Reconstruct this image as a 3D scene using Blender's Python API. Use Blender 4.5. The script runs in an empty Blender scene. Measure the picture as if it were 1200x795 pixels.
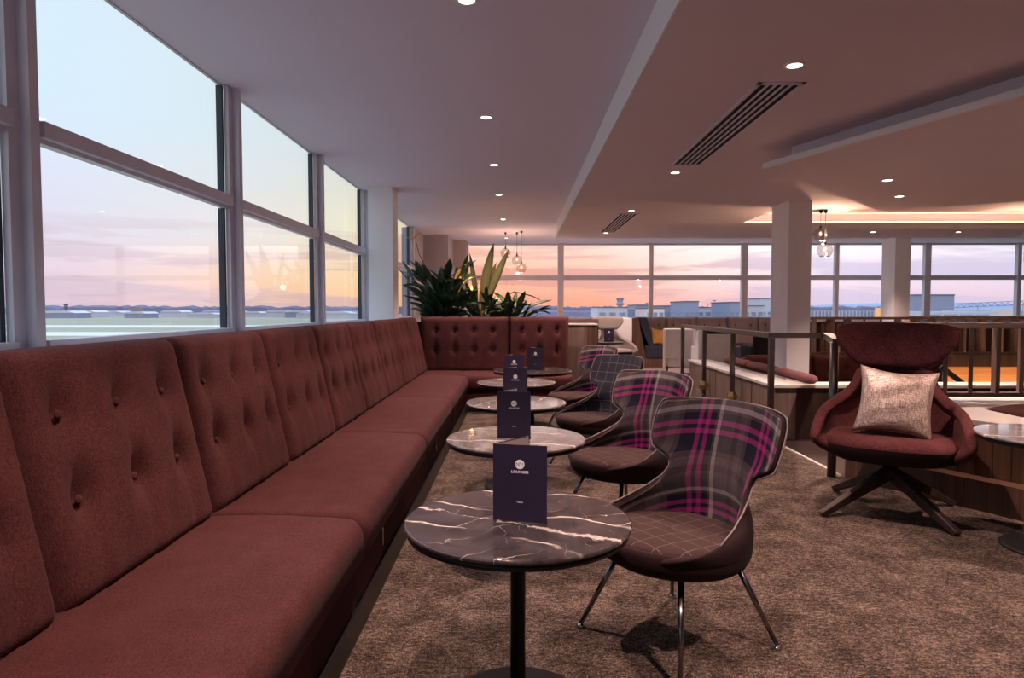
import bpy, bmesh, math, random
from mathutils import Vector, Matrix
random.seed(7)
S = bpy.context.scene
C = S.collection
PI = math.pi

# ---------------------------------------------------------------- helpers
def col(r, g, b):
    f = lambda c: (c/255/12.92) if c/255 <= .04045 else ((c/255+.055)/1.055)**2.4
    return (f(r), f(g), f(b), 1)

class NT:
    def __init__(s, m):
        s.m = m; s.t = m.node_tree; s.t.nodes.clear()
    def n(s, typ, **k):
        nd = s.t.nodes.new(typ)
        for a, v in k.items():
            if a == 'inp':
                for i, x in v.items(): s.set(nd, i, x)
            else: setattr(nd, a, v)
        return nd
    def set(s, nd, i, x):
        if isinstance(x, bpy.types.NodeSocket): s.t.links.new(x, nd.inputs[i])
        else: nd.inputs[i].default_value = x
    def math(s, op, a, b=None, c=None):
        nd = s.n('ShaderNodeMath', operation=op)
        for i, x in enumerate((a, b, c)):
            if x is not None: s.set(nd, i, x)
        return nd.outputs[0]
    def mix(s, fac, a, b, mode='MIX'):
        nd = s.n('ShaderNodeMix', data_type='RGBA', blend_type=mode)
        s.set(nd, 0, fac); s.set(nd, 6, a); s.set(nd, 7, b)
        return nd.outputs[2]
    def ramp(s, fac, stops, interp='LINEAR'):
        nd = s.n('ShaderNodeValToRGB'); r = nd.color_ramp; r.interpolation = interp
        while len(r.elements) > 1: r.elements.remove(r.elements[-1])
        r.elements[0].position = stops[0][0]; r.elements[0].color = stops[0][1]
        for p, c in stops[1:]:
            e = r.elements.new(p); e.color = c
        s.set(nd, 0, fac)
        return nd.outputs[0]
    def noise(s, vec, scale, detail=3, rough=.55, dist=0):
        nd = s.n('ShaderNodeTexNoise', inp={'Scale': scale, 'Detail': detail, 'Roughness': rough, 'Distortion': dist})
        if vec is not None: s.set(nd, 'Vector', vec)
        return nd.outputs[0]
    def mapping(s, vec, scale=(1, 1, 1), rot=(0, 0, 0), loc=(0, 0, 0)):
        return s.n('ShaderNodeMapping', inp={'Vector': vec, 'Scale': scale, 'Rotation': rot, 'Location': loc}).outputs[0]
    def coord(s, k='Object'):
        return s.n('ShaderNodeTexCoord').outputs[k]
    def bump(s, h, strength=.3, dist=.01):
        return s.n('ShaderNodeBump', inp={'Height': h, 'Strength': strength, 'Distance': dist}).outputs[0]
    def out(s, sh):
        o = s.n('ShaderNodeOutputMaterial'); s.t.links.new(sh, o.inputs[0])

def mat(name):
    m = bpy.data.materials.new(name); m.use_nodes = True
    return m, NT(m)

def pbr(t, base, rough=.5, metal=0, normal=None, **k):
    b = t.n('ShaderNodeBsdfPrincipled', inp={'Base Color': base, 'Roughness': rough, 'Metallic': metal})
    if normal is not None: t.set(b, 'Normal', normal)
    for a, v in k.items(): t.set(b, a.replace('_', ' '), v)
    t.out(b.outputs[0]); return b

def simple(name, c, rough=.5, metal=0, var=.06, scale=6, bump=0, **k):
    m, t = mat(name)
    co = t.coord()
    n = t.noise(co, scale)
    d = tuple(x*(1-var*2) for x in c[:3])+(1,)
    l = tuple(min(1, x*(1+var*2)) for x in c[:3])+(1,)
    base = t.mix(n, d, l)
    nm = t.bump(t.noise(co, scale*30), bump, .002) if bump else None
    pbr(t, base, rough, metal, nm, **k)
    return m

def fabric(name, c, c2, scale=420, rough=.85, sheen=.06, bump=.35, slub=.35):
    m, t = mat(name)
    co = t.coord()
    a = t.noise(t.mapping(co, (scale*.25, scale, scale)), 1, 2)
    b = t.noise(t.mapping(co, (scale, scale, scale*.25)), 1, 2)
    w = t.math('MULTIPLY', t.math('ADD', a, b), .5)
    big = t.noise(co, 9, 4)
    f = t.math('ADD', t.math('MULTIPLY', t.math('SUBTRACT', w, .5), 3.2), t.math('ADD', .5, t.math('MULTIPLY', t.math('SUBTRACT', big, .5), slub)))
    base = t.mix(t.n('ShaderNodeClamp', inp={0: f}).outputs[0], c, c2)
    pbr(t, base, rough, 0, t.bump(w, bump, .002), Sheen_Weight=sheen*.4, Sheen_Roughness=.4, Specular_IOR_Level=.12)
    return m

def wood(name, dark, light, axis=2, rough=.45, scale=1.0):
    m, t = mat(name)
    co = t.coord()
    sc = [22*scale]*3; sc[axis] = 1.1*scale
    g = t.noise(t.mapping(co, tuple(sc)), 1, 6, .6, .6)
    sc2 = [110*scale]*3; sc2[axis] = 2.5*scale
    g2 = t.noise(t.mapping(co, tuple(sc2)), 1, 3)
    f = t.math('ADD', t.math('MULTIPLY', g, .7), t.math('MULTIPLY', g2, .3))
    base = t.ramp(f, [(.34, dark), (.52, t_mid(dark, light)), (.66, light)])
    pbr(t, base, rough, 0, t.bump(f, .15, .002))
    return m
def t_mid(a, b): return tuple((x+y)/2 for x, y in zip(a, b))

def emit(name, c, s):
    m, t = mat(name)
    t.out(t.n('ShaderNodeEmission', inp={0: c, 1: s}).outputs[0]); return m

# ---- mesh building
class MB:
    def __init__(s): s.b = bmesh.new()
    def box(s, x0, x1, y0, y1, z0, z1, bev=0, rot=None, piv=None):
        b2 = bmesh.new()
        bmesh.ops.create_cube(b2, size=1)
        bmesh.ops.transform(b2, verts=b2.verts, matrix=Matrix.Translation(((x0+x1)/2, (y0+y1)/2, (z0+z1)/2)) @ Matrix.Diagonal((abs(x1-x0), abs(y1-y0), abs(z1-z0), 1)))
        if bev: bmesh.ops.bevel(b2, geom=b2.edges[:], offset=bev, segments=2, affect='EDGES', profile=.6)
        if rot is not None:
            p = Vector(piv or ((x0+x1)/2, (y0+y1)/2, (z0+z1)/2))
            bmesh.ops.transform(b2, verts=b2.verts, matrix=Matrix.Translation(p) @ rot @ Matrix.Translation(-p))
        return s.add(b2)
    def add(s, b2):
        mp = {}
        for v in b2.verts: mp[v] = s.b.verts.new(v.co)
        for f in b2.faces:
            try:
                nf = s.b.faces.new([mp[v] for v in f.verts]); nf.smooth = f.smooth
            except ValueError: pass
        b2.free(); return s
    def lathe(s, prof, seg=40, loc=(0, 0, 0), smooth=True):
        """prof: list of (r,z); closed ends when r==0"""
        rings = []
        for r, z in prof:
            if r < 1e-6: rings.append([s.b.verts.new((loc[0], loc[1], loc[2]+z))])
            else: rings.append([s.b.verts.new((loc[0]+r*math.cos(2*PI*i/seg), loc[1]+r*math.sin(2*PI*i/seg), loc[2]+z)) for i in range(seg)])
        for a, c in zip(rings, rings[1:]):
            for i in range(seg):
                j = (i+1) % seg
                if len(a) == 1 and len(c) == 1: continue
                if len(a) == 1: f = s.b.faces.new((a[0], c[j], c[i]))
                elif len(c) == 1: f = s.b.faces.new((a[i], a[j], c[0]))
                else: f = s.b.faces.new((a[i], a[j], c[j], c[i]))
                f.smooth = smooth
        return s
    def tube(s, pts, r, seg=12, r2=None, square=False):
        pts = [Vector(p) for p in pts]; n = len(pts)
        rs = [r + ((r2 if r2 is not None else r)-r)*i/(n-1) for i in range(n)]
        if square: seg = 4
        rings = []; up = None
        for i, p in enumerate(pts):
            d = (pts[min(i+1, n-1)]-pts[max(i-1, 0)]).normalized()
            k = 1.0
            if 0 < i < n-1:
                c = (pts[i+1]-p).normalized().dot((p-pts[i-1]).normalized())
                k = 1/max(.5, math.sqrt(max(0, (1+c)/2)))
            if up is None: up = Vector((0, 0, 1)) if abs(d.z) < .9 else Vector((0, 1, 0))
            u = d.cross(up).normalized(); w = u.cross(d).normalized()
            o = PI/4 if square else 0
            q = rs[i]*(1.414 if square else 1)
            rings.append([s.b.verts.new(p + u*(math.cos(2*PI*j/seg+o)*q*(k if square else 1)) + w*(math.sin(2*PI*j/seg+o)*q)) for j in range(seg)])
        for a, c in zip(rings, rings[1:]):
            for j in range(seg):
                f = s.b.faces.new((a[j], a[(j+1) % seg], c[(j+1) % seg], c[j])); f.smooth = not square
        s.b.faces.new(rings[0][::-1]); s.b.faces.new(rings[-1])
        return s
    def prism(s, poly, z0, z1):
        a = [s.b.verts.new((x, y, z0)) for x, y in poly]; c = [s.b.verts.new((x, y, z1)) for x, y in poly]
        s.b.faces.new(a[::-1]); s.b.faces.new(c)
        for i in range(len(a)):
            j = (i+1) % len(a); s.b.faces.new((a[i], a[j], c[j], c[i]))
        return s
    def sphere(s, c, r, u=16, v=10, sc=(1, 1, 1)):
        b2 = bmesh.new(); bmesh.ops.create_uvsphere(b2, u_segments=u, v_segments=v, radius=r)
        bmesh.ops.transform(b2, verts=b2.verts, matrix=Matrix.Translation(c) @ Matrix.Diagonal((*sc, 1)))
        for f in b2.faces: f.smooth = True
        return s.add(b2)
    def grid(s, P, close_u=False, smooth=True):
        V = [[s.b.verts.new(p) for p in row] for row in P]
        for i in range(len(V)-1):
            n = len(V[i])
            for j in range(n if close_u else n-1):
                f = s.b.faces.new((V[i][j], V[i][(j+1) % n], V[i+1][(j+1) % n], V[i+1][j])); f.smooth = smooth
        return V
    def done(s, name, m, parent=None, loc=None, recalc=True):
        if recalc: bmesh.ops.recalc_face_normals(s.b, faces=s.b.faces[:])
        me = bpy.data.meshes.new(name); s.b.to_mesh(me); s.b.free()
        for q in (m if isinstance(m, (list, tuple)) else [m]): me.materials.append(q)
        o = bpy.data.objects.new(name, me); C.objects.link(o)
        if parent is not None: o.parent = parent
        if loc is not None: o.location = loc
        return o

def tag(o, label=None, cat=None, group=None, kind=None):
    if label: o['label'] = label
    if cat: o['category'] = cat
    if group: o['group'] = group
    if kind: o['kind'] = kind
    return o
def thing(name, label, cat, loc=(0, 0, 0), rz=0, group=None, kind=None):
    o = bpy.data.objects.new(name, None); C.objects.link(o)
    o.empty_display_size = .1
    o.location = loc; o.rotation_euler = (0, 0, rz)
    return tag(o, label, cat, group, kind)
def struct(o): o['kind'] = 'structure'; return o
def dup(src, loc, rz=None, label=None, group=None):
    def cp(o, par):
        c = o.copy(); C.objects.link(c)
        if par is not None: c.parent = par
        for ch in kids.get(o.name, []): cp(ch, c)
        return c
    kids = {}
    for o in bpy.data.objects:
        if o.parent: kids.setdefault(o.parent.name, []).append(o)
    r = cp(src, None); r.location = loc
    if rz is not None: r.rotation_euler = (0, 0, rz)
    if label: r['label'] = label
    if group: r['group'] = group
    return r
def subsurf(o, n=2):
    md = o.modifiers.new('Subdivision', 'SUBSURF'); md.levels = n; md.render_levels = n
    return o
def bevel(o, w=.004, seg=2):
    md = o.modifiers.new('Bevel', 'BEVEL'); md.width = w; md.segments = seg; md.limit_method = 'ANGLE'
    return o

# ---------------------------------------------------------------- camera
f_px = 785.0
cam = bpy.data.cameras.new('camera'); cam.sensor_width = 36; cam.lens = 36*f_px/1200
cam.clip_end = 20000; cam.clip_start = .05
co = bpy.data.objects.new('camera', cam); C.objects.link(co); S.camera = co
co.location = (0, 0, 1.25)
co.rotation_euler = (PI/2-math.atan(35.5/f_px), 0, math.atan(7/f_px))

# ---------------------------------------------------------------- materials
M = {}
def plaster(name, c):
    m, t = mat(name); co_ = t.coord()
    pbr(t, t.mix(t.noise(co_, 1.3, 4), tuple(x*.96 for x in c[:3])+(1,), c), .9, 0, t.bump(t.noise(co_, 90, 3), .04, .002), Specular_IOR_Level=.2)
    return m
M['ceil'] = plaster('ceiling paint', (.77, .70, .84, 1))
M['ceil_low'] = plaster('lower ceiling bounce tint', (.78, .66, .73, 1))  # pink in the colour stands in for light bounced off the maroon sofas
M['wall'] = plaster('wall paint', (.87, .84, .88, 1))
M['taupe'] = plaster('taupe wall paint', (.40, .36, .41, 1)); M['taupe2'] = plaster('warm taupe wall paint', (.42, .34, .34, 1))
M['column'] = plaster('column paint', (.90, .86, .87, 1))
M['frame'] = simple('window frame paint', (.66, .61, .66, 1), .4)
M['gasket'] = simple('dark gasket', col(60, 62, 70), .6)
M['maroon'] = fabric('maroon weave', (.040, .0115, .013, 1), (.108, .034, .034, 1), 330, slub=.7, bump=.8)
M['maroon_dark'] = fabric('dark maroon weave', (.03, .007, .008, 1), (.055, .013, .013, 1))
M['arm_f'] = fabric('burgundy chenille', (.030, .008, .010, 1), (.125, .034, .034, 1), 260, slub=.9)
M['beige_f'] = fabric('pale grey felt', (.24, .20, .195, 1), (.36, .31, .30, 1))
M['brown_f'] = fabric('mauve brown felt', (.30, .20, .19, 1), (.42, .30, .28, 1))
M['navy_f'] = fabric('navy felt', (.03, .03, .05, 1), (.055, .055, .08, 1))
M['black_f'] = fabric('black felt', (.01, .009, .011, 1), (.02, .018, .02, 1))
M['mustard'] = fabric('mustard cotton', (.55, .27, .07, 1), (.75, .42, .12, 1))
M['bolster'] = fabric('dusty maroon weave', (.09, .035, .038, 1), (.16, .068, .07, 1))
M['white_leather'] = simple('white leather', col(205, 200, 200), .4)
M['silver'] = simple('silver satin', (.80, .80, .86, 1), .35, .1, bump=.1)
M['umber_f'] = fabric('umber felt', (.05, .03, .028, 1), (.09, .055, .05, 1))
M['black_metal'] = simple('black powder coat', (.012, .012, .014, 1), .38, .4)
M['chrome'] = simple('chrome', (.62, .60, .60, 1), .12, 1, .02)
M['darkchrome'] = simple('smoked chrome', (.24, .22, .23, 1), .16, 1, .02)
M['bronze'] = simple('brushed bronze', (.115, .10, .095, 1), .34, .9, .05)
M['brass'] = simple('brass', (.55, .38, .18, 1), .25, 1, .03)
M['wood_dark'] = wood('dark walnut', (.016, .008, .007, 1), (.055, .028, .022, 1))
M['wood_mid'] = wood('walnut veneer', (.055, .026, .017, 1), (.16, .078, .05, 1))
M['wood_grey'] = wood('greyed oak veneer', (.10, .065, .055, 1), (.24, .165, .14, 1))
M['wood_floor'] = wood('dark wood boards', (.014, .008, .008, 1), (.04, .022, .02, 1), axis=0, rough=.35)
M['wood_slat'] = wood('walnut slat', (.06, .032, .024, 1), (.17, .10, .075, 1), rough=.4)
M['rail_top'] = wood('slat wood with reflection tone', (.26, .20, .18, 1), (.42, .34, .31, 1), axis=0)  # paler than the slats: reflected light on the rail is put into the colour
M['wood_amber'] = wood('honey veneer', (.30, .14, .06, 1), (.48, .25, .12, 1), axis=0)
M['stone'] = simple('pale stone top', col(200, 190, 185), .3)
M['card'] = simple('indigo card', (.016, .008, .034, 1), .5, 0, .03)
M['paper'] = simple('printed inner page', col(190, 170, 165), .6)
M['white_ink'] = simple('white ink', (.8, .78, .8, 1), .6, 0, .01)
M['led'] = emit('warm led strip', (1, .62, .38, 1), 2.2)
M['lamp_face'] = emit('downlight lens', (1, .86, .68, 1), 14)
M['filament'] = emit('lamp filament', (1, .62, .3, 1), 4)
M['globe_em'] = emit('amber bulb', (1, .33, .05, 1), 9)
M['white_gloss'] = simple('white enamel', (.8, .78, .76, 1), .3, 0, .02)

def glass_mat(name, tint=(1, 1, 1, 1), spec=.9, f0=.035):
    m, t = mat(name)
    tr = t.n('ShaderNodeBsdfTransparent', inp={0: tint})
    gl = t.n('ShaderNodeBsdfGlossy', inp={0: (spec, spec, spec, 1), 1: .01})
    fc = t.n('ShaderNodeLayerWeight', inp={0: .5}).outputs['Facing']
    fr = t.math('ADD', f0, t.math('MULTIPLY', t.math('POWER', fc, 5), .5))
    mx = t.n('ShaderNodeMixShader', inp={0: fr})
    t.t.links.new(tr.outputs[0], mx.inputs[1]); t.t.links.new(gl.outputs[0], mx.inputs[2])
    t.out(mx.outputs[0]); return m
M['glass'] = glass_mat('window glass', (.98, .99, .99, 1))
M['bulbglass'] = glass_mat('blown glass', (.90, .84, .82, 1), f0=.14)

# carpet
m, t = mat('mottled carpet'); co_ = t.coord()
big = t.noise(co_, 7, 5, .65)
midn = t.noise(t.mapping(co_, (1, 1.6, 1)), 38, 4, .7)
fine = t.noise(co_, 330, 3, .7)
mid2 = t.noise(t.mapping(co_, (1.5, 1, 1)), 95, 4, .75)
f_ = t.math('ADD', t.math('MULTIPLY', big, .16), t.math('ADD', t.math('MULTIPLY', midn, .26), t.math('ADD', t.math('MULTIPLY', mid2, .36), t.math('MULTIPLY', fine, .22))))
base = t.ramp(f_, [(.44, (.014, .009, .008, 1)), (.49, (.066, .045, .037, 1)), (.52, (.115, .081, .067, 1)), (.57, (.27, .20, .168, 1))])
pbr(t, base, .95, 0, t.bump(t.math('ADD', t.math('MULTIPLY', fine, .7), midn), .8, .006), Specular_IOR_Level=.08)
M['carpet'] = m
M['pale_floor'] = simple('pale stone floor', (.38, .32, .31, 1), .25)

# marble
def marble(name, dark, light, vein, seed, bright=1.0, broad=False):
    m, t = mat(name); co_ = t.mapping(t.coord(), (1, 1, 1), (0, 0, seed), (seed*3.1, seed*1.7, 0))
    warp = t.noise(co_, 2.6, 5, .6)
    wv = t.n('ShaderNodeMixRGB', blend_type='ADD', inp={0: .35, 1: co_, 2: t.n('ShaderNodeTexNoise', inp={'Vector': co_, 'Scale': 3.0, 'Detail': 5}).outputs[1]}).outputs[0]
    def veinf(vec, sc, width, rot):
        w = t.n('ShaderNodeTexWave', wave_type='BANDS', bands_direction='Y', inp={'Vector': t.mapping(vec, (1, 1, 1), (0, 0, rot)), 'Scale': sc, 'Distortion': 3.6, 'Detail': 5, 'Detail Scale': 1.3, 'Detail Roughness': .62}).outputs['Fac']
        d = t.math('ABSOLUTE', t.math('SUBTRACT', w, .5))
        return t.math('SUBTRACT', 1, t.math('MINIMUM', t.math('DIVIDE', d, width), 1))
    v1 = t.math('MULTIPLY', veinf(co_, .55, .055, .18), t.ramp(t.noise(co_, 5, 3), [(.42, (0, 0, 0, 1)), (.56, (1, 1, 1, 1))]))
    v2 = t.math('MULTIPLY', veinf(wv, 1.5, .022, -.7), t.ramp(t.noise(co_, 4, 2), [(.45, (0, 0, 0, 1)), (.6, (.8, .8, .8, 1))]))
    v3 = t.math('MULTIPLY', veinf(wv, 2.3, .02, 1.1), t.ramp(t.noise(co_, 6, 2), [(.52, (0, 0, 0, 1)), (.62, (.7, .7, .7, 1))]))
    sm = t.ramp(t.noise(wv, 8, 6, .7), [(.35, dark), (.7, light)])
    v = t.math('MAXIMUM', v1, t.math('MAXIMUM', v2, v3))
    if broad:
        sp_ = t.n('ShaderNodeSeparateXYZ', inp={0: t.coord()})
        ln = t.math('ADD', t.math('ADD', sp_.outputs[1], .055), t.math('MULTIPLY', sp_.outputs[0], .52))
        dd = t.math('ABSOLUTE', t.math('ADD', ln, t.math('MULTIPLY', t.math('SUBTRACT', t.noise(t.coord(), 14, 9, .78), .5), .13)))
        wdt = t.math('MAXIMUM', t.math('MULTIPLY', t.math('SUBTRACT', t.noise(t.mapping(t.coord(), (1, 1, 1), (0, 0, 0), (4, 2, 0)), 7, 5, .7), .40), .085), .002)
        v0 = t.math('SUBTRACT', 1, t.math('MINIMUM', t.math('DIVIDE', dd, wdt), 1))
        v = t.math('MAXIMUM', v, t.math('MINIMUM', t.math('MULTIPLY', v0, 1.8), t.math('ADD', -.25, t.math('MULTIPLY', t.noise(t.coord(), 45, 6, .75), 1.9))))
    base = t.mix(v, sm, vein)
    pbr(t, base, .07, 0, Specular_IOR_Level=.7)
    return m
M['marble'] = marble('dark veined marble', (.022, .016, .018, 1), (.085, .066, .068, 1), (.72, .60, .56, 1), .3, broad=True)
M['marble2'] = marble('grey veined marble', (.13, .11, .11, 1), (.32, .275, .275, 1), (.75, .68, .66, 1), 1.3)
M['marble3'] = marble('brown veined marble', (.035, .024, .022, 1), (.10, .075, .07, 1), (.40, .33, .30, 1), 2.2)

# tartan fabrics: stripes in object space x (across) and z (up)
def tartan(name, plaid=True):
    m, t = mat(name); co_ = t.coord()
    sep = t.n('ShaderNodeSeparateXYZ', inp={0: co_})
    x, y, z = sep.outputs
    if plaid:
        g = (.075, .058, .062, 1); dk = (.006, .005, .013, 1); mg = (.22, .013, .115, 1); lt = (.26, .215, .225, 1); br = (.055, .034, .035, 1)
        st = [(0, dk), (.06, mg), (.12, dk), (.17, mg), (.23, dk), (.31, br), (.345, lt), (.40, g), (.62, br), (.70, g), (.80, br), (.86, dk)]
        def stripes(v, per, off):
            fr = t.math('FRACT', t.math('ADD', t.math('DIVIDE', v, per), off))
            return t.ramp(fr, st, 'CONSTANT')
        cu = stripes(x, .31, .50); cv = stripes(t.math('SUBTRACT', z, t.math('MULTIPLY', y, .4)), .30, .93)
        # twill interlacing
        tw = t.math('FRACT', t.math('MULTIPLY', t.math('ADD', x, z), 260))
        tw = t.math('ADD', .35, t.math('MULTIPLY', t.math('GREATER_THAN', tw, .5), .3))
        base = t.mix(tw, cu, cv)
    else:
        def line(v, per, off=0):
            fr = t.math('FRACT', t.math('ADD', t.math('DIVIDE', v, per), off))
            return t.math('LESS_THAN', fr, .045)
        l = t.math('MAXIMUM', line(x, .075, .3), line(z if name == 'grey windowpane wool' else y, .075, .2))
        base = t.mix(t.math('MULTIPLY', l, .55), (.034, .031, .044, 1) if name == 'grey windowpane wool' else (.040, .020, .020, 1), (.22, .19, .20, 1) if name == 'grey windowpane wool' else (.15, .11, .095, 1))
    n = t.noise(co_, 600, 2); n2 = t.noise(co_, 60, 3)
    base = t.mix(.5, base, t.ramp(t.math('ADD', t.math('MULTIPLY', n, .6), t.math('MULTIPLY', n2, .4)), [(.3, (.25, .25, .25, 1)), (.7, (.75, .75, .75, 1))]), 'OVERLAY')
    pbr(t, base, .9, 0, t.bump(n, .35, .002), Sheen_Weight=.02, Specular_IOR_Level=.12)
    return m
M['tartan'] = tartan('magenta tartan wool')
M['pane_grey'] = tartan('grey windowpane wool', False)
M['pane_brown'] = tartan('brown windowpane wool', False)
M['shell_out'] = fabric('charcoal brown wool', (.013, .006, .007, 1), (.03, .015, .016, 1))
M['piping'] = simple('taupe piping', col(120, 104, 104), .8)
M['pillow'] = None
m, t = mat('bronze shot silk'); co_ = t.coord()
hx = t.noise(t.mapping(co_, (14, 260, 260)), 1, 4, .7); vz = t.noise(t.mapping(co_, (260, 260, 14)), 1, 4, .7)
f_ = t.math('MULTIPLY', t.math('ADD', hx, vz), .5)
base = t.ramp(f_, [(.38, (.10, .06, .055, 1)), (.50, (.34, .24, .21, 1)), (.60, (.70, .56, .50, 1))])
pbr(t, base, .45, .25, t.bump(f_, .5, .003)); M['pillow'] = m

def leafmat(name, a, b):
    m, t = mat(name); co_ = t.coord()
    base = t.mix(t.noise(co_, 5, 3), a, b)
    pbr(t, base, .38, 0, t.bump(t.noise(co_, 60), .1, .002), Subsurface_Weight=0)
    return m
M['leaf'] = leafmat('dark green leaf', (.012, .035, .02, 1), (.035, .085, .042, 1))
M['leaf2'] = leafmat('olive leaf', (.05, .055, .016, 1), (.13, .11, .04, 1))
M['leaf3'] = leafmat('mid green leaf', (.02, .05, .018, 1), (.07, .12, .035, 1))
M['stem'] = leafmat('dark stem', (.02, .018, .012, 1), (.05, .045, .02, 1))
M['flower'] = simple('orange petal', (.75, .32, .08, 1), .5)

# ---------------------------------------------------------------- world: sunset sky
W = bpy.data.worlds.new('sunset sky'); S.world = W; W.use_nodes = True
t = NT(W)
d = t.n('ShaderNodeTexCoord').outputs['Generated']
sp = t.n('ShaderNodeSeparateXYZ', inp={0: d})
X_, Y_, Z_ = sp.outputs
hl = t.math('SQRT', t.math('ADD', t.math('MULTIPLY', X_, X_), t.math('MULTIPLY', Y_, Y_)))
hx = t.math('DIVIDE', X_, t.math('MAXIMUM', hl, .001))
az = t.math('ADD', t.math('MULTIPLY', hx, .5), .5)          # 0 = due left, .5 = straight ahead, 1 = due right
# azimuth keys: left window .2-.33, glow .40, back window .45-.8
A = lambda *k: [(p, col(*c)) for p, c in k]
horizon = t.ramp(az, A((0, (175, 165, 190)), (.22, (205, 180, 195)), (.33, (240, 190, 165)), (.40, (255, 195, 130)), (.47, (250, 160, 122)), (.56, (244, 158, 132)), (.63, (232, 176, 172)), (.70, (226, 192, 204)), (1, (190, 180, 205))))
low = t.ramp(az, A((0, (190, 180, 205)), (.22, (214, 192, 202)), (.33, (245, 205, 175)), (.40, (255, 215, 155)), (.47, (248, 176, 144)), (.56, (244, 184, 162)), (.63, (242, 208, 202)), (.70, (236, 214, 226)), (1, (195, 190, 215))))
mid = t.ramp(az, A((0, (195, 200, 222)), (.22, (212, 208, 224)), (.33, (226, 220, 214)), (.40, (243, 232, 190)), (.47, (240, 206, 186)), (.56, (238, 212, 200)), (.63, (248, 234, 230)), (.70, (250, 242, 246)), (1, (205, 210, 228))))
high = t.ramp(az, A((0, (192, 212, 232)), (.22, (200, 218, 232)), (.40, (212, 222, 222)), (.60, (205, 215, 225)), (1, (180, 195, 220))))
zen = col(176, 205, 232)
def sm(a, b):
    nd = t.n('ShaderNodeMapRange', interpolation_type='SMOOTHSTEP', inp={0: Z_, 1: a, 2: b}); return nd.outputs[0]
c1 = t.mix(sm(0, .05), horizon, low)
c2 = t.mix(sm(.035, .11), c1, mid)
c3 = t.mix(sm(.09, .26), c2, high)
c4 = t.mix(sm(.3, .75), c3, zen)
# cloud streaks low in the sky
cl = t.noise(t.mapping(d, (3.2, 3.2, 34)), 1, 6, .58, .4)
clf = t.ramp(cl, [(.48, (0, 0, 0, 1)), (.56, (1, 1, 1, 1))])
band = t.math('MULTIPLY', t.n('ShaderNodeMapRange', inp={0: Z_, 1: .14, 2: .06}).outputs[0], .75)
cloudc = t.ramp(az, A((0, (170, 165, 190)), (.33, (205, 178, 185)), (.47, (212, 142, 128)), (.6, (208, 158, 156)), (.7, (200, 186, 212)), (1, (180, 175, 205))))
c5 = t.mix(t.math('MULTIPLY', clf, band), c4, cloudc)
ground = t.n('ShaderNodeMapRange', inp={0: Z_, 1: -.004, 2: 0.0}).outputs[0]
c6 = t.mix(ground, (.12, .11, .13, 1), c5)
bg = t.n('ShaderNodeBackground', inp={0: c6, 1: t.math('MULTIPLY', 1.2, t.math('ADD', 1, t.math('MULTIPLY', sm(.5, .95), 2.2)))})
o_ = t.n('ShaderNodeOutputWorld'); t.t.links.new(bg.outputs[0], o_.inputs[0])

# ---------------------------------------------------------------- room shell
GX = -1.92          # window glass plane, left
YN, YF = -2.6, 14.9 # near and far walls
XR = 12.6
ZL, ZR = 2.69, 2.49
struct(MB().box(GX-.1, 2.39, YN, 12.2, -.15, 0).done('floor', M['carpet']))
o = MB().prism([(2.41, YN), (XR, YN), (XR, 12.2), (2.41, 12.2)], -.15, -.002).done('floor', M['wood_floor']); struct(o)
struct(MB().box(GX-.1, XR, 12.2, YF+.2, -.15, -.001).done('floor', M['pale_floor']))
# carpet spur under the armchair
struct(MB().prism([(2.39, YN), (XR, YN), (XR, 1.5), (2.99, 3.88), (2.39, 4.96)], -.10, .001).done('floor', M['carpet']))
struct(MB().tube([(2.40, 12.2, .002), (2.40, 4.96, .002)], .012, square=True).done('trim_1', M['stone']))

# upper ceiling over the window side and along the far wall
cm = MB()
cm.box(GX-.015, .66, YN, YF+.2, ZL, ZL+.1)
cm.box(.66, XR, 11.85, YF+.2, ZL, ZL+.1)
struct(cm.done('ceiling', M['ceil']))
# lower ceiling with a cove recess
RX0, RX1, RY0, RY1 = 3.24, 11.2, 8.65, 9.84
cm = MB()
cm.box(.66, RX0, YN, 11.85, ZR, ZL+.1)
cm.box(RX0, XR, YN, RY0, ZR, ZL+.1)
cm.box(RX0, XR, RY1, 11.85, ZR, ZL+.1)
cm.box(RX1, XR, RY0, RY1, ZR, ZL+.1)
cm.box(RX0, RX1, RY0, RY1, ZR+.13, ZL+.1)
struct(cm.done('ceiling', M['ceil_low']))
# pale fascia on the window side of the lower ceiling
struct(MB().box(.648, .659, YN, 11.85, ZR, ZL-.001).done('trim_2', M['wall']))
# dropped ceiling raft
raft = [(1.911, 5.246), (3.976, 7.472), (6.6, 5.97), (6.6, YN+.1), (4.60, YN+.1), (4.33, -1.16), (2.574, 3.484)]
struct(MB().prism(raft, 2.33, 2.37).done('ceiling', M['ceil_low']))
inner = [(2.10, 5.22), (3.98, 7.22), (6.5, 5.85), (6.5, YN+.1), (4.80, YN+.1), (4.48, -1.1), (2.74, 3.50)]
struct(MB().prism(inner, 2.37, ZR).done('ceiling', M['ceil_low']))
struct(MB().tube([(4.322, -1.16, 2.35), (2.566, 3.484, 2.35), (1.903, 5.246, 2.35)], .02, square=True).done('trim_3', M['wall']))

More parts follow.
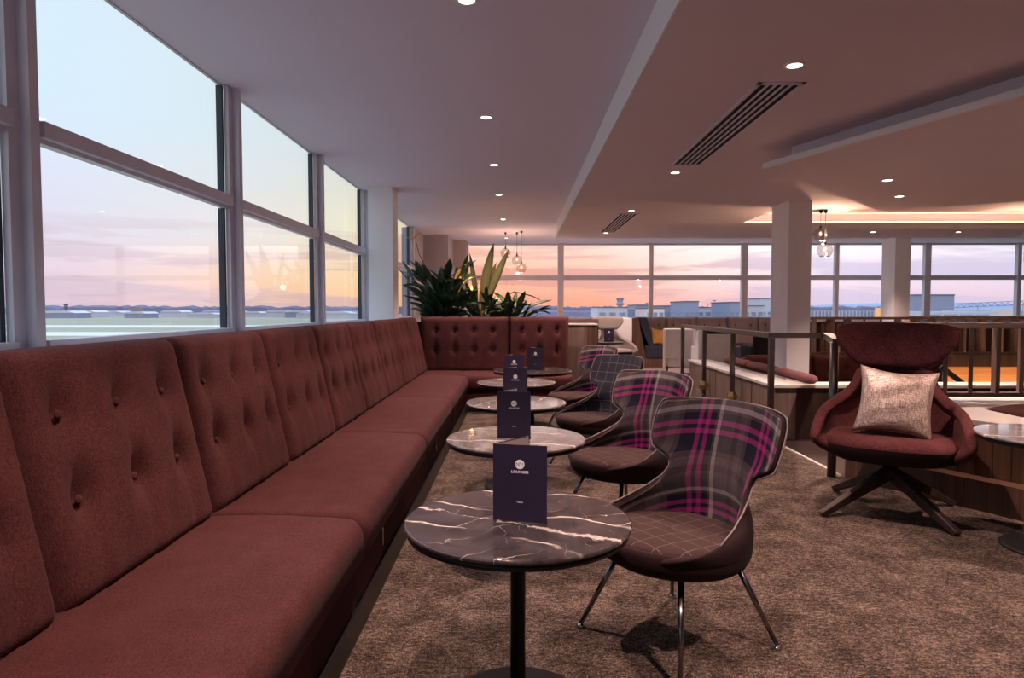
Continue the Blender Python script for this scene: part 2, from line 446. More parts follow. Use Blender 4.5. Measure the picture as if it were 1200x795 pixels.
# led strip along the far edge of the cove
struct(MB().box(RX0+.02, RX1-.02, RY1-.03, RY1-.005, ZR+.005, ZR+.03).done('trim_4', M['wall']))
tg = thing('led_strip', 'long warm LED strip glowing inside the ceiling recess', 'light strip', (RX0, RY1-.03, ZR+.03))
MB().box(.05, RX1-RX0-.05, -.02, 0, -.020, -.004).done('strip', M['led'], tg)
def area(name, loc, rot, sx, sy, e, c, parent=None):
    l = bpy.data.lights.new(name, 'AREA'); l.shape = 'RECTANGLE'; l.size = sx; l.size_y = sy; l.energy = e; l.color = c
    ob = bpy.data.objects.new(name, l); C.objects.link(ob); ob.location = loc; ob.rotation_euler = rot
    if parent: ob.parent = parent
    return ob
area('strip_light', ((RX1-RX0)/2, -.10, .02), (PI, 0, 0), RX1-RX0-.2, .03, 9, (1, .60, .36), tg)

# left wall below and beyond the windows
struct(MB().box(GX-.14, GX+.02, YN, YF, -.1, 1.10).done('wall_left', M['wall']))
struct(MB().box(GX-.14, GX+.08, 11.90, YF, 1.10, ZL).done('wall_left', M['taupe']))
struct(MB().box(GX+.0, -1.50, YN, 8.9, 1.06, 1.10).done('trim_5', M['wall']))     # sill shelf behind the banquette
struct(MB().box(GX-.1, -1.36, 13.07, YF, 0, ZL).done('column', M['taupe']))
struct(MB().box(-1.36, -1.09, 14.21, YF, 0, ZL).done('column', M['taupe2']))
struct(MB().box(-1.781, -1.488, 8.0, 8.33, 0, ZL).done('column', M['column']))
struct(MB().box(3.107, 3.371, 7.765, 8.28, 0, ZR).done('column', M['column']))
struct(MB().box(7.60, 7.91, 13.62, 14.12, 0, ZL).done('column', M['column']))
struct(MB().box(GX-.1, XR+.1, YF+.02, YF+.22, -.1, 1.02).done('wall_far', M['wall']))
struct(MB().box(XR, XR+.1, YN, YF, -.1, ZL).done('wall_right', M['wall']))
struct(MB().box(GX-.1, XR+.1, YN-.1, YN, -.1, ZL+.1).done('wall_near', M['wall']))

# left windows, one per bay
def left_window(n, y0, y1):
    w = thing('window_%d' % n, None, None, (GX, y0, 0), kind='structure')
    L = y1-y0
    b = MB()
    # flanges and fin of the far mullion
    b.box(.02, .05, L-.13, L, 1.10, ZL)
    b.box(.05, .09, L-.07, L-.02, 1.10, ZL)
    b.box(.02, .05, 0, .03, 1.10, ZL)
    b.box(.0, .075, .03, L-.13, 1.918, 1.982, .004)
    b.box(.0, .045, .03, L-.13, 1.900, 1.918)
    b.box(.0, .07, .03, L-.13, 1.10, 1.125)
    b.box(.0, .012, .03, L-.13, ZL-.006, ZL)
    b.done('window_frame', M['frame'], w)
    g = MB()
    for za, zb in ((1.125, 1.90), (1.982, ZL-.006)):
        g.box(-.02, .018, L-.155, L-.13, za, zb)
    g.done('gasket', M['gasket'], w)
    MB().box(-.012, -.004, .0, L, 1.12, 1.93).done('glass_pane', M['glass'], w)
    MB().box(-.012, -.004, .0, L, 1.93, ZL).done('glass_pane', M['glass'], w)
ys = [YN, -1.20, .70, 2.60, 4.50, 6.39, 8.28, 10.17, 11.90]
for i in range(len(ys)-1): left_window(i+1, ys[i], ys[i+1])
# far windows
def far_window(n, x0, x1, mw):
    w = thing('window_%d' % n, None, None, (x0, YF, 0), kind='structure')
    L = x1-x0; b = MB()
    b.box(L-mw/2, L+mw/2, -.08, .03, 1.06, ZL)
    b.box(0, L, -.04, .03, 1.885, 1.985)
    b.box(0, L, -.05, .2, 1.02, 1.06)
    b.box(0, L, -.03, .03, ZL-.04, ZL)
    b.done('window_frame', M['frame'], w)
    MB().box(0, L, .0, .008, 1.06, 1.93).done('glass_pane', M['glass'], w)
    MB().box(0, L, .0, .008, 1.93, ZL).done('glass_pane', M['glass'], w)
xs = [-1.08, .943, 2.939, 4.987, 7.011, 8.993, 10.989, XR]
for i in range(7): far_window(10+i, xs[i], xs[i+1], .13 if i % 2 == 0 else .08)

# ---------------------------------------------------------------- L-shaped banquette
SX, BX = -.585, -1.19      # seat front and seat rear, left run
def pillow_grid(w, h, thick, cols, rows_z, edge=.06, nu=44, nv=44, dimple=.060, crown=.022, sig=.050):
    """buttoned upholstery pad: local x across, z up, front faces -y; back flat at y=0"""
    b = MB(); F = []
    for j in range(nv+1):
        row = []
        for i in range(nu+1):
            u = i/nu; v = j/nv
            # denser at edges
            u = .5-.5*math.cos(PI*u)*(.55)-(.5-u)*-.0 if False else u
            x = (u-.5)*w; z = v*h
            ex = min(u, 1-u)*w; ez = min(v, 1-v)*h
            rx = 1-max(0, 1-ex/edge)**2; rz_ = 1-max(0, 1-ez/edge)**2
            e = math.sqrt(max(0, rx))*math.sqrt(max(0, rz_))
            y = thick*(.25+.75*e) + crown*math.sin(PI*u)*math.sin(PI*v)*e
            for cx in cols:
                for k, cz in enumerate(rows_z):
                    dx = x-cx; dz = z-cz
                    r = math.hypot(dx, dz*.8 if dz < 0 else dz*.62)
                    y -= dimple*math.exp(-(r/sig)**1.4)*e
                # vertical pleats between and below the buttons
                zt = max(rows_z)
                k = 1/(1+math.exp((z-zt)/.03))
                sx = x-cx-.012*math.sin((z-zt)*16)
                y -= .013*k*math.exp(-(sx/.016)**2)*e*min(1, z/.12)
                y += .006*k*math.exp(-((sx-.045)/.03)**2)*e
            row.append((x, -y, z))
        F.append(row)
    V = b.grid(F)
    B = [[(p[0], 0, p[2]) for p in (F[0][0], F[0][-1])], [(p[0], 0, p[2]) for p in (F[-1][0], F[-1][-1])]]
    q = [b.b.verts.new(p) for p in (B[0][0], B[0][1], B[1][1], B[1][0])]
    b.b.faces.new(q)
    b.b.faces.new([q[0]]+V[0]+[q[1]]); b.b.faces.new([q[3]]+V[-1]+[q[2]])
    b.b.faces.new([q[0]]+[r[0] for r in V]+[q[3]]); b.b.faces.new([q[1]]+[r[-1] for r in V]+[q[2]])
    return b
def button_mesh(r=.013):
    return MB().sphere((0, 0, 0), r, 12, 8, (1, .6, 1))

bq = thing('corner_banquette', 'long maroon button-tufted corner banquette running under the windows', 'sofa')
lean = math.atan(.15/.70)
def back_run(origin, direction, n, w, cols, zs=.42, h=.73, last=None):
    pads = []
    pad = None
    for i in range(n):
        ww = w[i] if isinstance(w, list) else w
        cc = cols[i] if isinstance(cols[0], (list, tuple)) else cols
        if pad is None or isinstance(w, list):
            pad = pillow_grid(ww-.012, h, .11, cc, (.285, .53), dimple=.034 if isinstance(w, list) else .060, sig=.03 if isinstance(w, list) else .05).done('back_cushion', M['maroon'], bq)
            bm_ = None; first = pad
            for cx in cc:
                for cz in (.285, .53):
                    bt = button_mesh().done('button', M['maroon'], pad) if bm_ is None else bpy.data.objects.new('button', bm_)
                    if bm_ is None: bm_ = bt.data
                    else: C.objects.link(bt); bt.parent = pad
                    bt.location = (cx, -.083 if not isinstance(w, list) else -.098, cz)
            c = pad
        else:
            c = first.copy(); C.objects.link(c); c.parent = bq
            for ch in [k for k in list(first.children)]:
                k2 = ch.copy(); C.objects.link(k2); k2.parent = c
        yield c, i, ww
# left run: cushions face +X
seams = [-1.76+.86*i for i in range(12)]    # .82 ... 7.7
for c, i, ww in back_run(None, None, 11, .86, (-.27, .0, .27)):
    y = -.47+.86*i
    # seams at ... .82, 1.68, 2.54 ... 7.70
    c.location = (BX-.06, y+.0, .42)
    c.rotation_euler = (-lean, 0, PI/2)
# corner filler cushion between 7.70 and far run
# (placed by the loop above up to y = 8.13)
# far run: cushions face -Y
xo = -1.25
for c, i, ww in back_run(None, None, 2, [1.17, .76], [(-.37, -.125, .12, .365), (-.22, 0, .22)]):
    c.location = ((-1.27+.585) if i == 0 else (-.10+.38), 8.62, .42)
    c.rotation_euler = (-lean*.75, 0, 0)
# seat cushions
def seat_pad(L, depth, hgt=.17, r=.05, nu=40):
    """local x along run, y depth (front at y=0, rear at depth), z 0..hgt"""
    prof = [(.03, 0), (.012, .0), (0, .012)]
    prof = []
    for k in range(7):
        a = PI/2*k/6; prof.append((r-r*math.cos(a) if False else r*(1-math.cos(PI/2-a)) , 0))
    P = [(.02, 0), (0, .02), (0, hgt-.065)] + [(.065*(1-math.cos(a)), hgt-.065+.065*math.sin(a)) for a in [PI/2*k/7 for k in range(1, 8)]]
    P += [(.065+(depth-.065)*k/10, hgt+.012*math.sin(PI*k/10)) for k in range(1, 11)]
    P += [(depth, 0)]
    rows = []
    for i in range(nu+1):
        u = i/nu; x = u*L
        ex = min(x, L-x); e = math.sqrt(max(0, 1-max(0, 1-ex/.012)**2))
        rows.append([(x, .013*(1-e)+py if py < depth-.01 else py, pz-(.009*(1-e) if pz > .03 else 0)) for py, pz in P])
    b = MB(); V = b.grid(rows, close_u=True)
    b.b.faces.new(V[0]); b.b.faces.new(V[-1][::-1])
    return b
sy = [YN+.1, -.9, .82, 2.54, 4.26, 5.98, 7.95]
for a, c_ in zip(sy, sy[1:]):
    o = seat_pad(c_-a-.004, SX-BX+.1).done('seat_cushion', M['maroon'], bq)
    o.location = (SX, a, .285); o.rotation_euler = (0, 0, PI/2)
o = seat_pad(.66+1.3-.61, .66).done('seat_cushion', M['maroon'], bq); o.location = (-.70, 7.97, .285)
o = seat_pad(.60, .70).done('seat_cushion', M['maroon'], bq); o.location = (-1.28, 7.955, .285)
b = MB(); b.box(-1.5, SX-.035, YN+.1, 8.6, .11, .287); b.box(-1.5, .64, 8.01, 8.65, .11, .287)
b.done('base_rail', M['maroon_dark'], bq)
b = MB(); b.box(-1.5, SX-.02+.0, YN+.1, 8.05, 0.0, .11); b.box(-1.5, .60, 8.05, 8.6, 0.0, .11)
b.done('plinth', M['black_metal'], bq)
b = MB()
b.box(-1.52, -1.36, YN+.1, 8.85, .2, 1.0)
b.box(-1.5, .64, 8.66, 8.90, .0, 1.08)
b.done('back_frame', M['maroon_dark'], bq)
# small steel brackets on the seat rail
for y in (2.95, 4.9, 6.2):
    MB().box(SX-.03, SX-.02, y, y+.018, .19, .27).done('bracket', M['chrome'], bq)

# ---------------------------------------------------------------- round marble tables
def table(loc, label, mm, r=.35, rz=0, grp='round marble tables along the banquette', z=.60):
    tb = thing('round_table', label, 'table', loc, rz, grp)
    b = MB(); b.lathe([(0, z), (r-.006, z), (r-.002, z-.002), (r, z-.006), (r, z-.010), (r-.004, z-.016), (r-.02, z-.020), (0, z-.020)], 96)
    o = b.done('table_top', mm, tb); 
    for p in o.data.polygons: p.use_smooth = abs(p.normal.z) < .95
    MB().lathe([(0, z-.020), (r-.012, z-.020), (r-.010, z-.034), (r-.05, z-.038), (0, z-.038)], 72).done('underplate', M['black_metal'], tb)
    MB().lathe([(0, z-.038), (.09, z-.038), (.09, z-.044), (.0235, z-.046), (.0235, .022), (0, .022)], 32).done('pole', M['black_metal'], tb)
    MB().lathe([(0, .024), (.02, .024), (.21, .014), (.222, .010), (.222, 0), (0, 0)], 64).done('base', M['black_metal'], tb)
    return tb
T = [(0, 2.05), (-.01, 3.36), (-.012, 4.66), (-.015, 5.95), (.15, 7.1)]
table((T[0][0], T[0][1], 0), 'nearest round table, dark marble top with white veins on black pole', M['marble'])
table((T[1][0], T[1][1], 0), 'second round table from the front, grey marble top', M['marble2'], rz=1.1)
table((T[2][0], T[2][1], 0), 'third round table from the front, shining pale grey top', M['marble2'], rz=2.6)
table((T[3][0], T[3][1], 0), 'fourth round table from the front, pale reflecting top', M['marble2'], rz=4.0)
table((T[4][0], T[4][1], 0), 'farthest and widest round table, brown marble top near the corner', M['marble3'], r=.42, rz=.5)
table((2.765, 3.45, 0), 'round marble table cut by the right edge beside the lounge chair', M['marble2'], rz=.9, grp='round marble tables')

# menu cards
def text(body, size, parent, loc, m, rot=(PI/2, 0, 0), name='lettering', space=1.0, bold=0):
    cu = bpy.data.curves.new(name, 'FONT'); cu.body = body; cu.size = size; cu.align_x = 'CENTER'; cu.align_y = 'CENTER'
    cu.extrude = .0002; cu.space_character = space; cu.offset = bold
    tmp = bpy.data.objects.new(name+'_curve', cu)
    me = bpy.data.meshes.new_from_object(tmp); bpy.data.objects.remove(tmp); me.materials.clear(); me.materials.append(m)
    o = bpy.data.objects.new(name, me); C.objects.link(o); o.parent = parent; o.location = loc; o.rotation_euler = rot
    return o
def card(loc, rz, label):
    cd = thing('menu_card', label, 'menu', loc, rz, 'folded menu cards on the tables')
    w, h = .168, .236
    MB().box(-w/2, w/2, -.0012, .0012, 0, h).done('front_leaf', M['card'], cd)
    bl = MB().box(0, w, -.0012, .0012, 0, h).done('back_leaf', [M['card']], cd); bl.location = (-w/2, .001, 0); bl.rotation_euler = (0, 0, math.radians(62))
    pg = MB().box(.003, w-.003, -.0024, -.0013, .003, h-.003).done('inner_page', M['paper'], cd); pg.location = (-w/2, .001, 0); pg.rotation_euler = (0, 0, math.radians(62))
    dsc = MB().lathe([(0, 0), (.0145, 0), (.0145, .0004), (0, .0004)], 40, smooth=False).done('logo_disc', M['white_ink'], cd)
    dsc.rotation_euler = (PI/2, 0, 0); dsc.location = (0, -.0014, h-.060)
    text('Nº1', .0155, dsc, (0, 0, .0006), M['card'], (0, 0, 0))
    text('LOUNGES', .0108, cd, (0, -.0015, h-.0835), M['white_ink'], space=1.15, bold=.0003)
    text('Menu', .0085, cd, (0, -.0015, .060), M['white_ink'])
    return cd
cards = [((.006, 2.02), -13, 'open indigo menu card on the nearest marble table'),
         ((-.020, 3.33), -8, 'indigo menu card on the second table from the front'),
         ((-.018, 4.66), -6, 'indigo menu card on the third table from the front'),
         ((-.035, 5.98), 4, 'indigo menu card on the fourth table from the front'),
         ((.185, 7.08), -4, 'indigo menu card on the farthest brown marble table')]
for (x, y), a, l in cards: card((x, y, .6005), math.radians(a), l)

# ---------------------------------------------------------------- tartan chairs
def loft(rows, nu, flat=None):
    P = []
    for zc, ze, w, yc, ye, mm in rows:
        r = []
        for i in range(nu+1):
            a = -1+2*i/nu; aa = abs(a)
            x = w*((1-mm)*math.sin(a*PI/2)+mm*a)
            g = (1-mm)*(1-math.cos(aa*PI/2)**.85)+mm*aa*aa
            y = yc+(ye-yc)*g
            z = zc+(ze-zc)*aa**1.5
            r.append((x, y, z))
        P.append(r)
    return P
CH_ROWS = [(.330, .350, .20, .15, -.17, 150), (.345, .360, .255, .21, -.225, 150), (.375, .375, .288, .245, -.262, 150), (.42, .392, .298, .258, -.268, 146),
           (.465, .408, .300, .262, -.240, 132), (.505, .428, .296, .262, -.175, 115), (.54, .455, .285, .260, -.09, 98), (.570, .488, .262, .258, .0, 85),
           (.598, .525, .236, .260, .08, 72), (.622, .562, .215, .263, .14, 62), (.642, .598, .206, .267, .17, 55), (.660, .626, .215, .270, .18, 52),
           (.680, .648, .262, .274, .17, 54), (.705, .668, .300, .280, .165, 56), (.745, .705, .312, .290, .170, 56),
           (.80, .765, .318, .305, .190, 54), (.85, .830, .314, .322, .215, 52), (.872, .860, .300, .330, .230, 50), (.878, .870, .275, .333, .24, 48)]
def tub_loft(rows, nu):
    P = []
    for zc, ze, w, yc, ye, th in rows:
        th = math.radians(th); wm = w/math.sin(th) if th < PI/2 else w
        ry = (yc-ye)/(1-math.cos(th)); r = []
        for i in range(nu+1):
            a = -1+2*i/nu; aa = abs(a)
            r.append((wm*math.sin(a*th), yc-ry*(1-math.cos(a*th)), zc+(ze-zc)*aa**1.4))
        P.append(r)
    return P
def chair(loc, ang, label, inner, seatm, grp='wool tub chairs facing the banquette'):
    ch = thing('tub_chair', label, 'chair', loc, ang, grp)
    b = MB(); b.grid(tub_loft(CH_ROWS, 26))
    o = b.done('shell', [inner, M['shell_out'], M['shell_out']], ch, recalc=False)
    s = o.modifiers.new('Solidify', 'SOLIDIFY'); s.thickness = .024; s.offset = -1 if False else 1
    s.material_offset = 1; s.material_offset_rim = 2; s.use_even_offset = False
    subsurf(o, 2)
    lf = tub_loft(CH_ROWS, 26)
    path = [r[0] for r in lf[6:]] + lf[-1][1:-1] + [r[-1] for r in lf[6:]][::-1]
    pb_ = MB().tube([(p[0]*1.004, p[1]-.002, p[2]+.001) for p in path], .0034, 6).done('piping', M['piping'], ch)
    # seat pad (superellipse outline, narrower at the front)
    b = MB(); rows = []
    def outline(k, z, n=48, nar=.06):
        r = []
        for i in range(n):
            a = 2*PI*i/n; c_, s_ = math.cos(a), math.sin(a)
            e = 2.12
            x = .285*math.copysign(abs(c_)**(2/e), c_); y = .275*math.copysign(abs(s_)**(2/e), s_)-.03
            x *= 1-nar*max(0, -y)/.3
            r.append((x*k, (y+.03)*k-.03, z+.012*max(0, -s_)))
        return r
    for k, z in ((.001, .422), (.3, .424), (.6, .424), (.82, .423), (.90, .419), (.94, .410), (.95, .395), (.94, .36), (.93, .345), (.6, .335), (.001, .335)):
        rows.append(outline(k, z))
    V = b.grid(rows, close_u=True)
    o = b.done('seat_pad', seatm, ch)
    b = MB(); rows = []
    for k, z in ((.90, .402), (.97, .412), (1.0, .408), (1.015, .39), (1.0, .36), (.95, .332), (.85, .312), (.6, .30), (.001, .298)): rows.append(outline(k, z))
    b.grid(rows, close_u=True); b.done('under_shell', M['shell_out'], ch)
    for sx in (-1, 1):
        for sy_ in (-1, 1):
            fx, fy = sx*.262, sy_*.252
            lg = MB().tube([(sx*.155, sy_*.14, .318), (fx, fy, .012)], .0125, 14, .0085).done('leg', M['darkchrome'], ch)
            MB().lathe([(0, .0), (.016, .0), (.019, .005), (.014, .012), (.008, .018), (0, .018)], 18, (fx, fy, 0)).done('glide', M['chrome'], lg)
    return ch
face = lambda deg: math.radians(deg)+PI/2   # local -Y looks toward azimuth deg
chair((.60, 2.50, 0), face(213), 'nearest tub chair, magenta tartan back and brown checked seat', M['tartan'], M['pane_brown'])
chair((.60, 3.78, 0), face(211), 'second tub chair from the front, magenta tartan back', M['tartan'], M['pane_brown'])
chair((.60, 5.16, 0), face(209), 'grey tub chair with windowpane check between two tartan chairs', M['pane_grey'], M['pane_brown'])
chair((.60, 6.45, 0), face(206), 'farthest tartan tub chair in the row, beside the brown marble table', M['tartan'], M['pane_brown'])

# ---------------------------------------------------------------- lounge chairs
AR = [(.36, .37, .30, .20, -.24, 0), (.40, .41, .41, .31, -.34, 0), (.455, .455, .468, .365, -.39, 0), (.515, .49, .475, .385, -.395, 0),
      (.57, .525, .468, .395, -.33, 0), (.62, .565, .462, .40, -.24, .0), (.665, .605, .450, .405, -.12, .05), (.70, .640, .405, .41, .02, .2),
      (.735, .685, .330, .415, .14, .5), (.775, .74, .282, .42, .22, .7), (.81, .79, .262, .425, .27, .85), (.845, .835, .25, .435, .31, 1), (.865, .86, .235, .44, .33, 1)]
def lounge(loc, ang, label, fab, wood_m, group='high-backed swivel lounge chairs', sc=1):
    ch = thing('lounge_chair', label, 'chair', loc, ang, group); ch.scale = (sc, sc, sc)
    b = MB(); b.grid(loft([(a, c_, w*.84, yc*.9, ye*.84, m_) for a, c_, w, yc, ye, m_ in AR], 26))
    o = b.done('shell', [fab], ch, recalc=False)
    s = o.modifiers.new('Solidify', 'SOLIDIFY'); s.thickness = .062; s.offset = 0
    subsurf(o, 2)
    def outline(k, z, n=56, ext=1.0):
        r = []
        for i in range(n):
            a = 2*PI*i/n; c_, s_ = math.cos(a), math.sin(a); e = 2.7
            x = .375*math.copysign(abs(c_)**(2/e), c_); y = .34*math.copysign(abs(s_)**(2/e), s_)
            r.append((x*k, y*k-.02, z+.012*max(0, s_)*-1))
        return r
    b = MB(); rows = [outline(k, z) for k, z in ((.001, .50), (.4, .50), (.7, .497), (.87, .487), (.96, .466), (1, .44), (.985, .41), (.93, .39), (.001, .385))]
    b.grid(rows, close_u=True); b.done('seat_cushion', fab, ch)
    b = MB(); rows = [outline(k, z) for k, z in ((1.02, .44), (1.01, .40), (.95, .365), (.8, .34), (.45, .325), (.001, .32))]
    b.grid(rows, close_u=True); b.done('under_shell', M['shell_out'], ch)
    # headrest
    b = MB(); F = []; nu, nv = 36, 20
    WT = [(0, .12), (.03, .17), (.08, .215), (.2, .262), (.4, .308), (.6, .336), (.75, .346), (.88, .345), (.94, .335), (.975, .315), (1, .28)]
    def hp(a, v, side):
        for (v0, w0), (v1, w1) in zip(WT, WT[1:]):
            if v <= v1: ww = w0+(w1-w0)*(v-v0)/(v1-v0); break
        x = ww*a
        z = .860+.30*v - .012*a*a*(1 if v > .5 else 0)
        y = .330+.05*v - .10*a*a*(ww/.34)**2
        th = .052*math.sqrt(max(0, 1-abs(a)**6))*math.sqrt(max(0, 1-abs(2*v-1)**6))+.003
        return (x, y+side*th, z)
    Fr = [[hp(-1+2*i/nu, j/nv, -1) for i in range(nu+1)] + [hp(1-2*i/nu, j/nv, 1) for i in range(nu+1)] for j in range(nv+1)]
    V = b.grid(Fr, close_u=True); b.b.faces.new(V[0]); b.b.faces.new(V[-1][::-1])
    b.done('headrest', fab, ch)
    b = MB(); b.tube([(-.06, .385, .82), (-.06, .355, .90)], .008); b.tube([(.06, .385, .82), (.06, .355, .90)], .008); b.done('headrest_post', M['brass'], ch)
    MB().lathe([(0, .33), (.13, .33), (.12, .30), (.05, .285), (.045, .24), (.07, .215), (0, .215)], 32).done('swivel_hub', M['black_metal'], ch)
    for k in range(4):
        a = PI/4+k*PI/2
        lg = MB()
        P0 = Vector((.03, 0, .262)); P1 = Vector((.52, 0, .0))
        q = [(.0, -.030, .29), (.0, .030, .29), (.0, .030, .205), (.0, -.030, .205)]
        e = [(.495, -.020, .028), (.495, .020, .028), (.472, .020, .0), (.472, -.020, .0)]
        vs = [lg.b.verts.new(p) for p in q+e]
        for fi in ((0, 1, 2, 3), (4, 7, 6, 5), (0, 4, 5, 1), (1, 5, 6, 2), (2, 6, 7, 3), (3, 7, 4, 0)): lg.b.faces.new([vs[i] for i in fi])
        l = lg.done('leg', wood_m, ch); l.rotation_euler = (0, 0, a+math.radians(0)); bevel(l, .006)
    return ch
lc = lounge((2.295, 4.11, 0), face(239), 'burgundy high-backed lounge chair with headrest on dark wooden legs', M['arm_f'], M['wood_dark'])

# cushion generator (square throw pillow)
def throw(name, label, loc, rot, w, h, tck, m, grp=None, n=26, cat='cushion'):
    b = MB(); rows = []
    for side in (1, -1):
        F = []
        for j in range(n+1):
            r = []
            for i in range(n+1):
                u = -1+2*i/n; v = -1+2*j/n
                e = max(0, (1-u*u))*max(0, (1-v*v))
                pinch = 1-.17*(1-u*u)*abs(v)**2.0; pin2 = 1-.13*(1-v*v)*abs(u)**2.0
                x = u*w/2*pin2; z = v*h/2*pinch
                y = side*(tck/2*e**.42 + .004*math.sin(9*u+3*v)*e+.003*math.sin(4*u-11*v)*e - .007*math.exp(-((abs(u)-abs(v))/.14)**2)*abs(u)*e**.2)
                r.append((x, y, z))
            F.append(r)
        b.grid(F)
    bmesh.ops.remove_doubles(b.b, verts=b.b.verts[:], dist=.0005)
    o = b.done(name, m); o.location = loc; o.rotation_euler = rot
    return tag(o, label, cat, grp)
throw('throw_pillow', 'shimmering bronze throw pillow propped on the burgundy lounge chair', (2.245, 3.985, .695), (math.radians(-17), math.radians(5), face(241)), .42, .42, .15, M['pillow'])

# ---------------------------------------------------------------- handrail
hr = thing('handrail', 'bronze metal handrail on slim posts beside the wood-panelled booth', 'railing', (2.38, 6.3, 0))
def L(p): return (p[0]-2.38, p[1]-6.3, p[2])
MB().tube([L(p) for p in ((2.38, 9.72, 1.0), (2.38, 6.3, 1.0), (2.90, 6.3, 1.0), (2.35, 4.96, 1.005))], .024, square=True).done('top_rail', M['bronze'], hr)
MB().tube([L(p) for p in ((2.33, 4.96, 1.0), (2.40, 4.93, 1.0), (2.75, 4.93, 1.0))], .022, square=True).done('top_rail', M['bronze'], hr)
for x, y in ((2.38, 9.70), (2.38, 8.57), (2.38, 7.44), (2.38, 6.3)):
    MB().box(-.024, .024, -.024, .024, 0, .98, .003).done('post', M['bronze'], hr).location = L((x, y, 0))
MB().tube([(0, 0, 0), (0, 0, 1.0)], .031, 20).done('post', M['bronze'], hr).location = L((2.335, 4.96, 0))
for y in (8.57, 7.44):
    b = MB(); b.sphere((0, 0, 0), .078, 6, 4, (.85, .6, 1)); 
    for f in b.b.faces: f.smooth = False
    b.tube([(0, 0, 0), (.16, 0, 0)], .008); b.sphere((.165, 0, 0), .014)
    b.done('clamp', M['brass'], hr).location = L((2.38, y, .27))
MB().tube([L((2.30, 8.57, .22)), L((2.30, 7.44, .10)), L((2.30, 6.3, .02))], .006, 8).done('cable', M['chrome'], hr)

# ---------------------------------------------------------------- booth cabinet behind the handrail
cb = thing('booth_cabinet', 'low L-shaped wood-veneered booth wall with a pale stone ledge', 'cabinet', (2.46, 6.4, 0))
b = MB(); b.box(0, .20, 0, 3.2, 0, .495); b.done('side_panel', M['wood_grey'], cb)
b = MB()
for k in range(1, 5): b.box(-.004, .0, .64*k-.003, .64*k+.003, .0, .495)
b.done('panel_seam', M['black_metal'], cb)
MB().box(.20, 2.60, .0, .20, 0, .495).done('front_panel', M['wood_dark'], cb)
b = MB(); b.prism([(-.02, -.02), (2.6, -.02), (2.6, .30), (.30, .30), (.30, 3.22), (-.02, 3.22)], .495, .52); b.done('ledge', M['stone'], cb)
# rolled back cushions on the ledge
def bolster(name, label, p0, p1, r, m, segs=1, grp=None, cat='cushion'):
    p0 = Vector(p0); p1 = Vector(p1); n = 40; b = MB(); rows = []
    d = (p1-p0); L_ = d.length; d.normalize(); side = Vector((0, 0, 1)).cross(d)
    for i in range(n+1):
        u = i/n; e = min(u, 1-u)*L_; k = math.sqrt(max(.0, 1-max(0, 1-e/.03)**2))*.9+.1
        k *= 1-.06*abs(math.cos(PI*u*segs))**20
        rows.append([tuple(p0+d*(u*L_)+side*(r*k*1.25*math.cos(a))+Vector((0, 0, r*k*(.95*math.sin(a) if math.sin(a) > 0 else .75*math.sin(a))+r*.7))) for a in [2*PI*q/20 for q in range(20)]])
    V = b.grid(rows, close_u=True); b.b.faces.new(V[0]); b.b.faces.new(V[-1][::-1])
    return tag(b.done(name, m), label, cat, grp)
ws = [(6.50, 7.36, 'nearest'), (7.38, 8.24, 'middle'), (8.26, 9.12, 'farthest')]
for a, c_, nm in ws:
    bolster('back_cushion_roll', '%s of three dusty maroon bolsters along the booth ledge' % nm, (2.86, a, .52), (2.86, c_, .52), .055, M['bolster'], 1, 'bolsters on the booth ledge')
MB_ = thing('booth_bench', 'maroon buttoned bench back behind the booth wall', 'bench', (2.9, 8.60, 0))
for k in range(3):
    pd = pillow_grid(.86, .40, .10, (-.24, 0, .24), (.2,), dimple=.03).done('back_cushion', M['maroon'], MB_)
    pd.location = (.55+.87*k, .25, .24); pd.rotation_euler = (-.15, 0, 0)
MB().box(.18, 2.75, -.27, .15, 0, .24).done('seat', M['maroon_dark'], MB_)
MB().box(.08, 2.75, .26, .34, 0, .60).done('back_board', M['wood_dark'], MB_)

# ---------------------------------------------------------------- right-hand plinth bench and balustrade
pl = thing('plinth_bench', 'wood-fronted plinth with pale stone top behind the lounge chair', 'bench', (2.4, 4.96, 0))
def off(poly, k): return [(x-2.4, y-4.96) for x, y in poly]
base_poly = [(2.42, 4.93), (2.765, 4.262), (2.968, 3.903), (3.5, 3.0), (5.2, 3.0), (5.2, 5.4), (2.7, 5.4)]
body_poly = [(2.50, 5.02), (2.82, 4.42), (3.03, 4.06), (3.60, 3.1), (5.2, 3.1), (5.2, 5.35), (2.75, 5.35)]
MB().prism(off(base_poly, 0), 0, .19).done('base_board', M['wood_mid'], pl)
MB().prism(off(body_poly, 0), .19, .515).done('front_panel', M['wood_mid'], pl)
b = MB()
for (xa, ya), (xb, yb) in zip(body_poly[:4], body_poly[1:4]):
    d = math.hypot(xb-xa, yb-ya); k = max(2, int(d/.09))
    for i in range(k):
        u = (i+.5)/k; x = xa+(xb-xa)*u-2.4; y = ya+(yb-ya)*u-4.96
        ang = math.atan2(yb-ya, xb-xa)
        b.box(x-.028, x+.028, y-.008, y+.008, .195, .512, rot=Matrix.Rotation(ang, 4, 'Z'))
b.done('fluting', M['wood_mid'], pl)
top_poly = [(2.46, 5.03), (2.79, 4.41), (3.0, 4.04), (3.57, 3.06), (5.2, 3.06), (5.2, 5.4), (2.72, 5.4)]
MB().prism(off(top_poly, 0), .515, .545).done('top', M['stone'], pl)

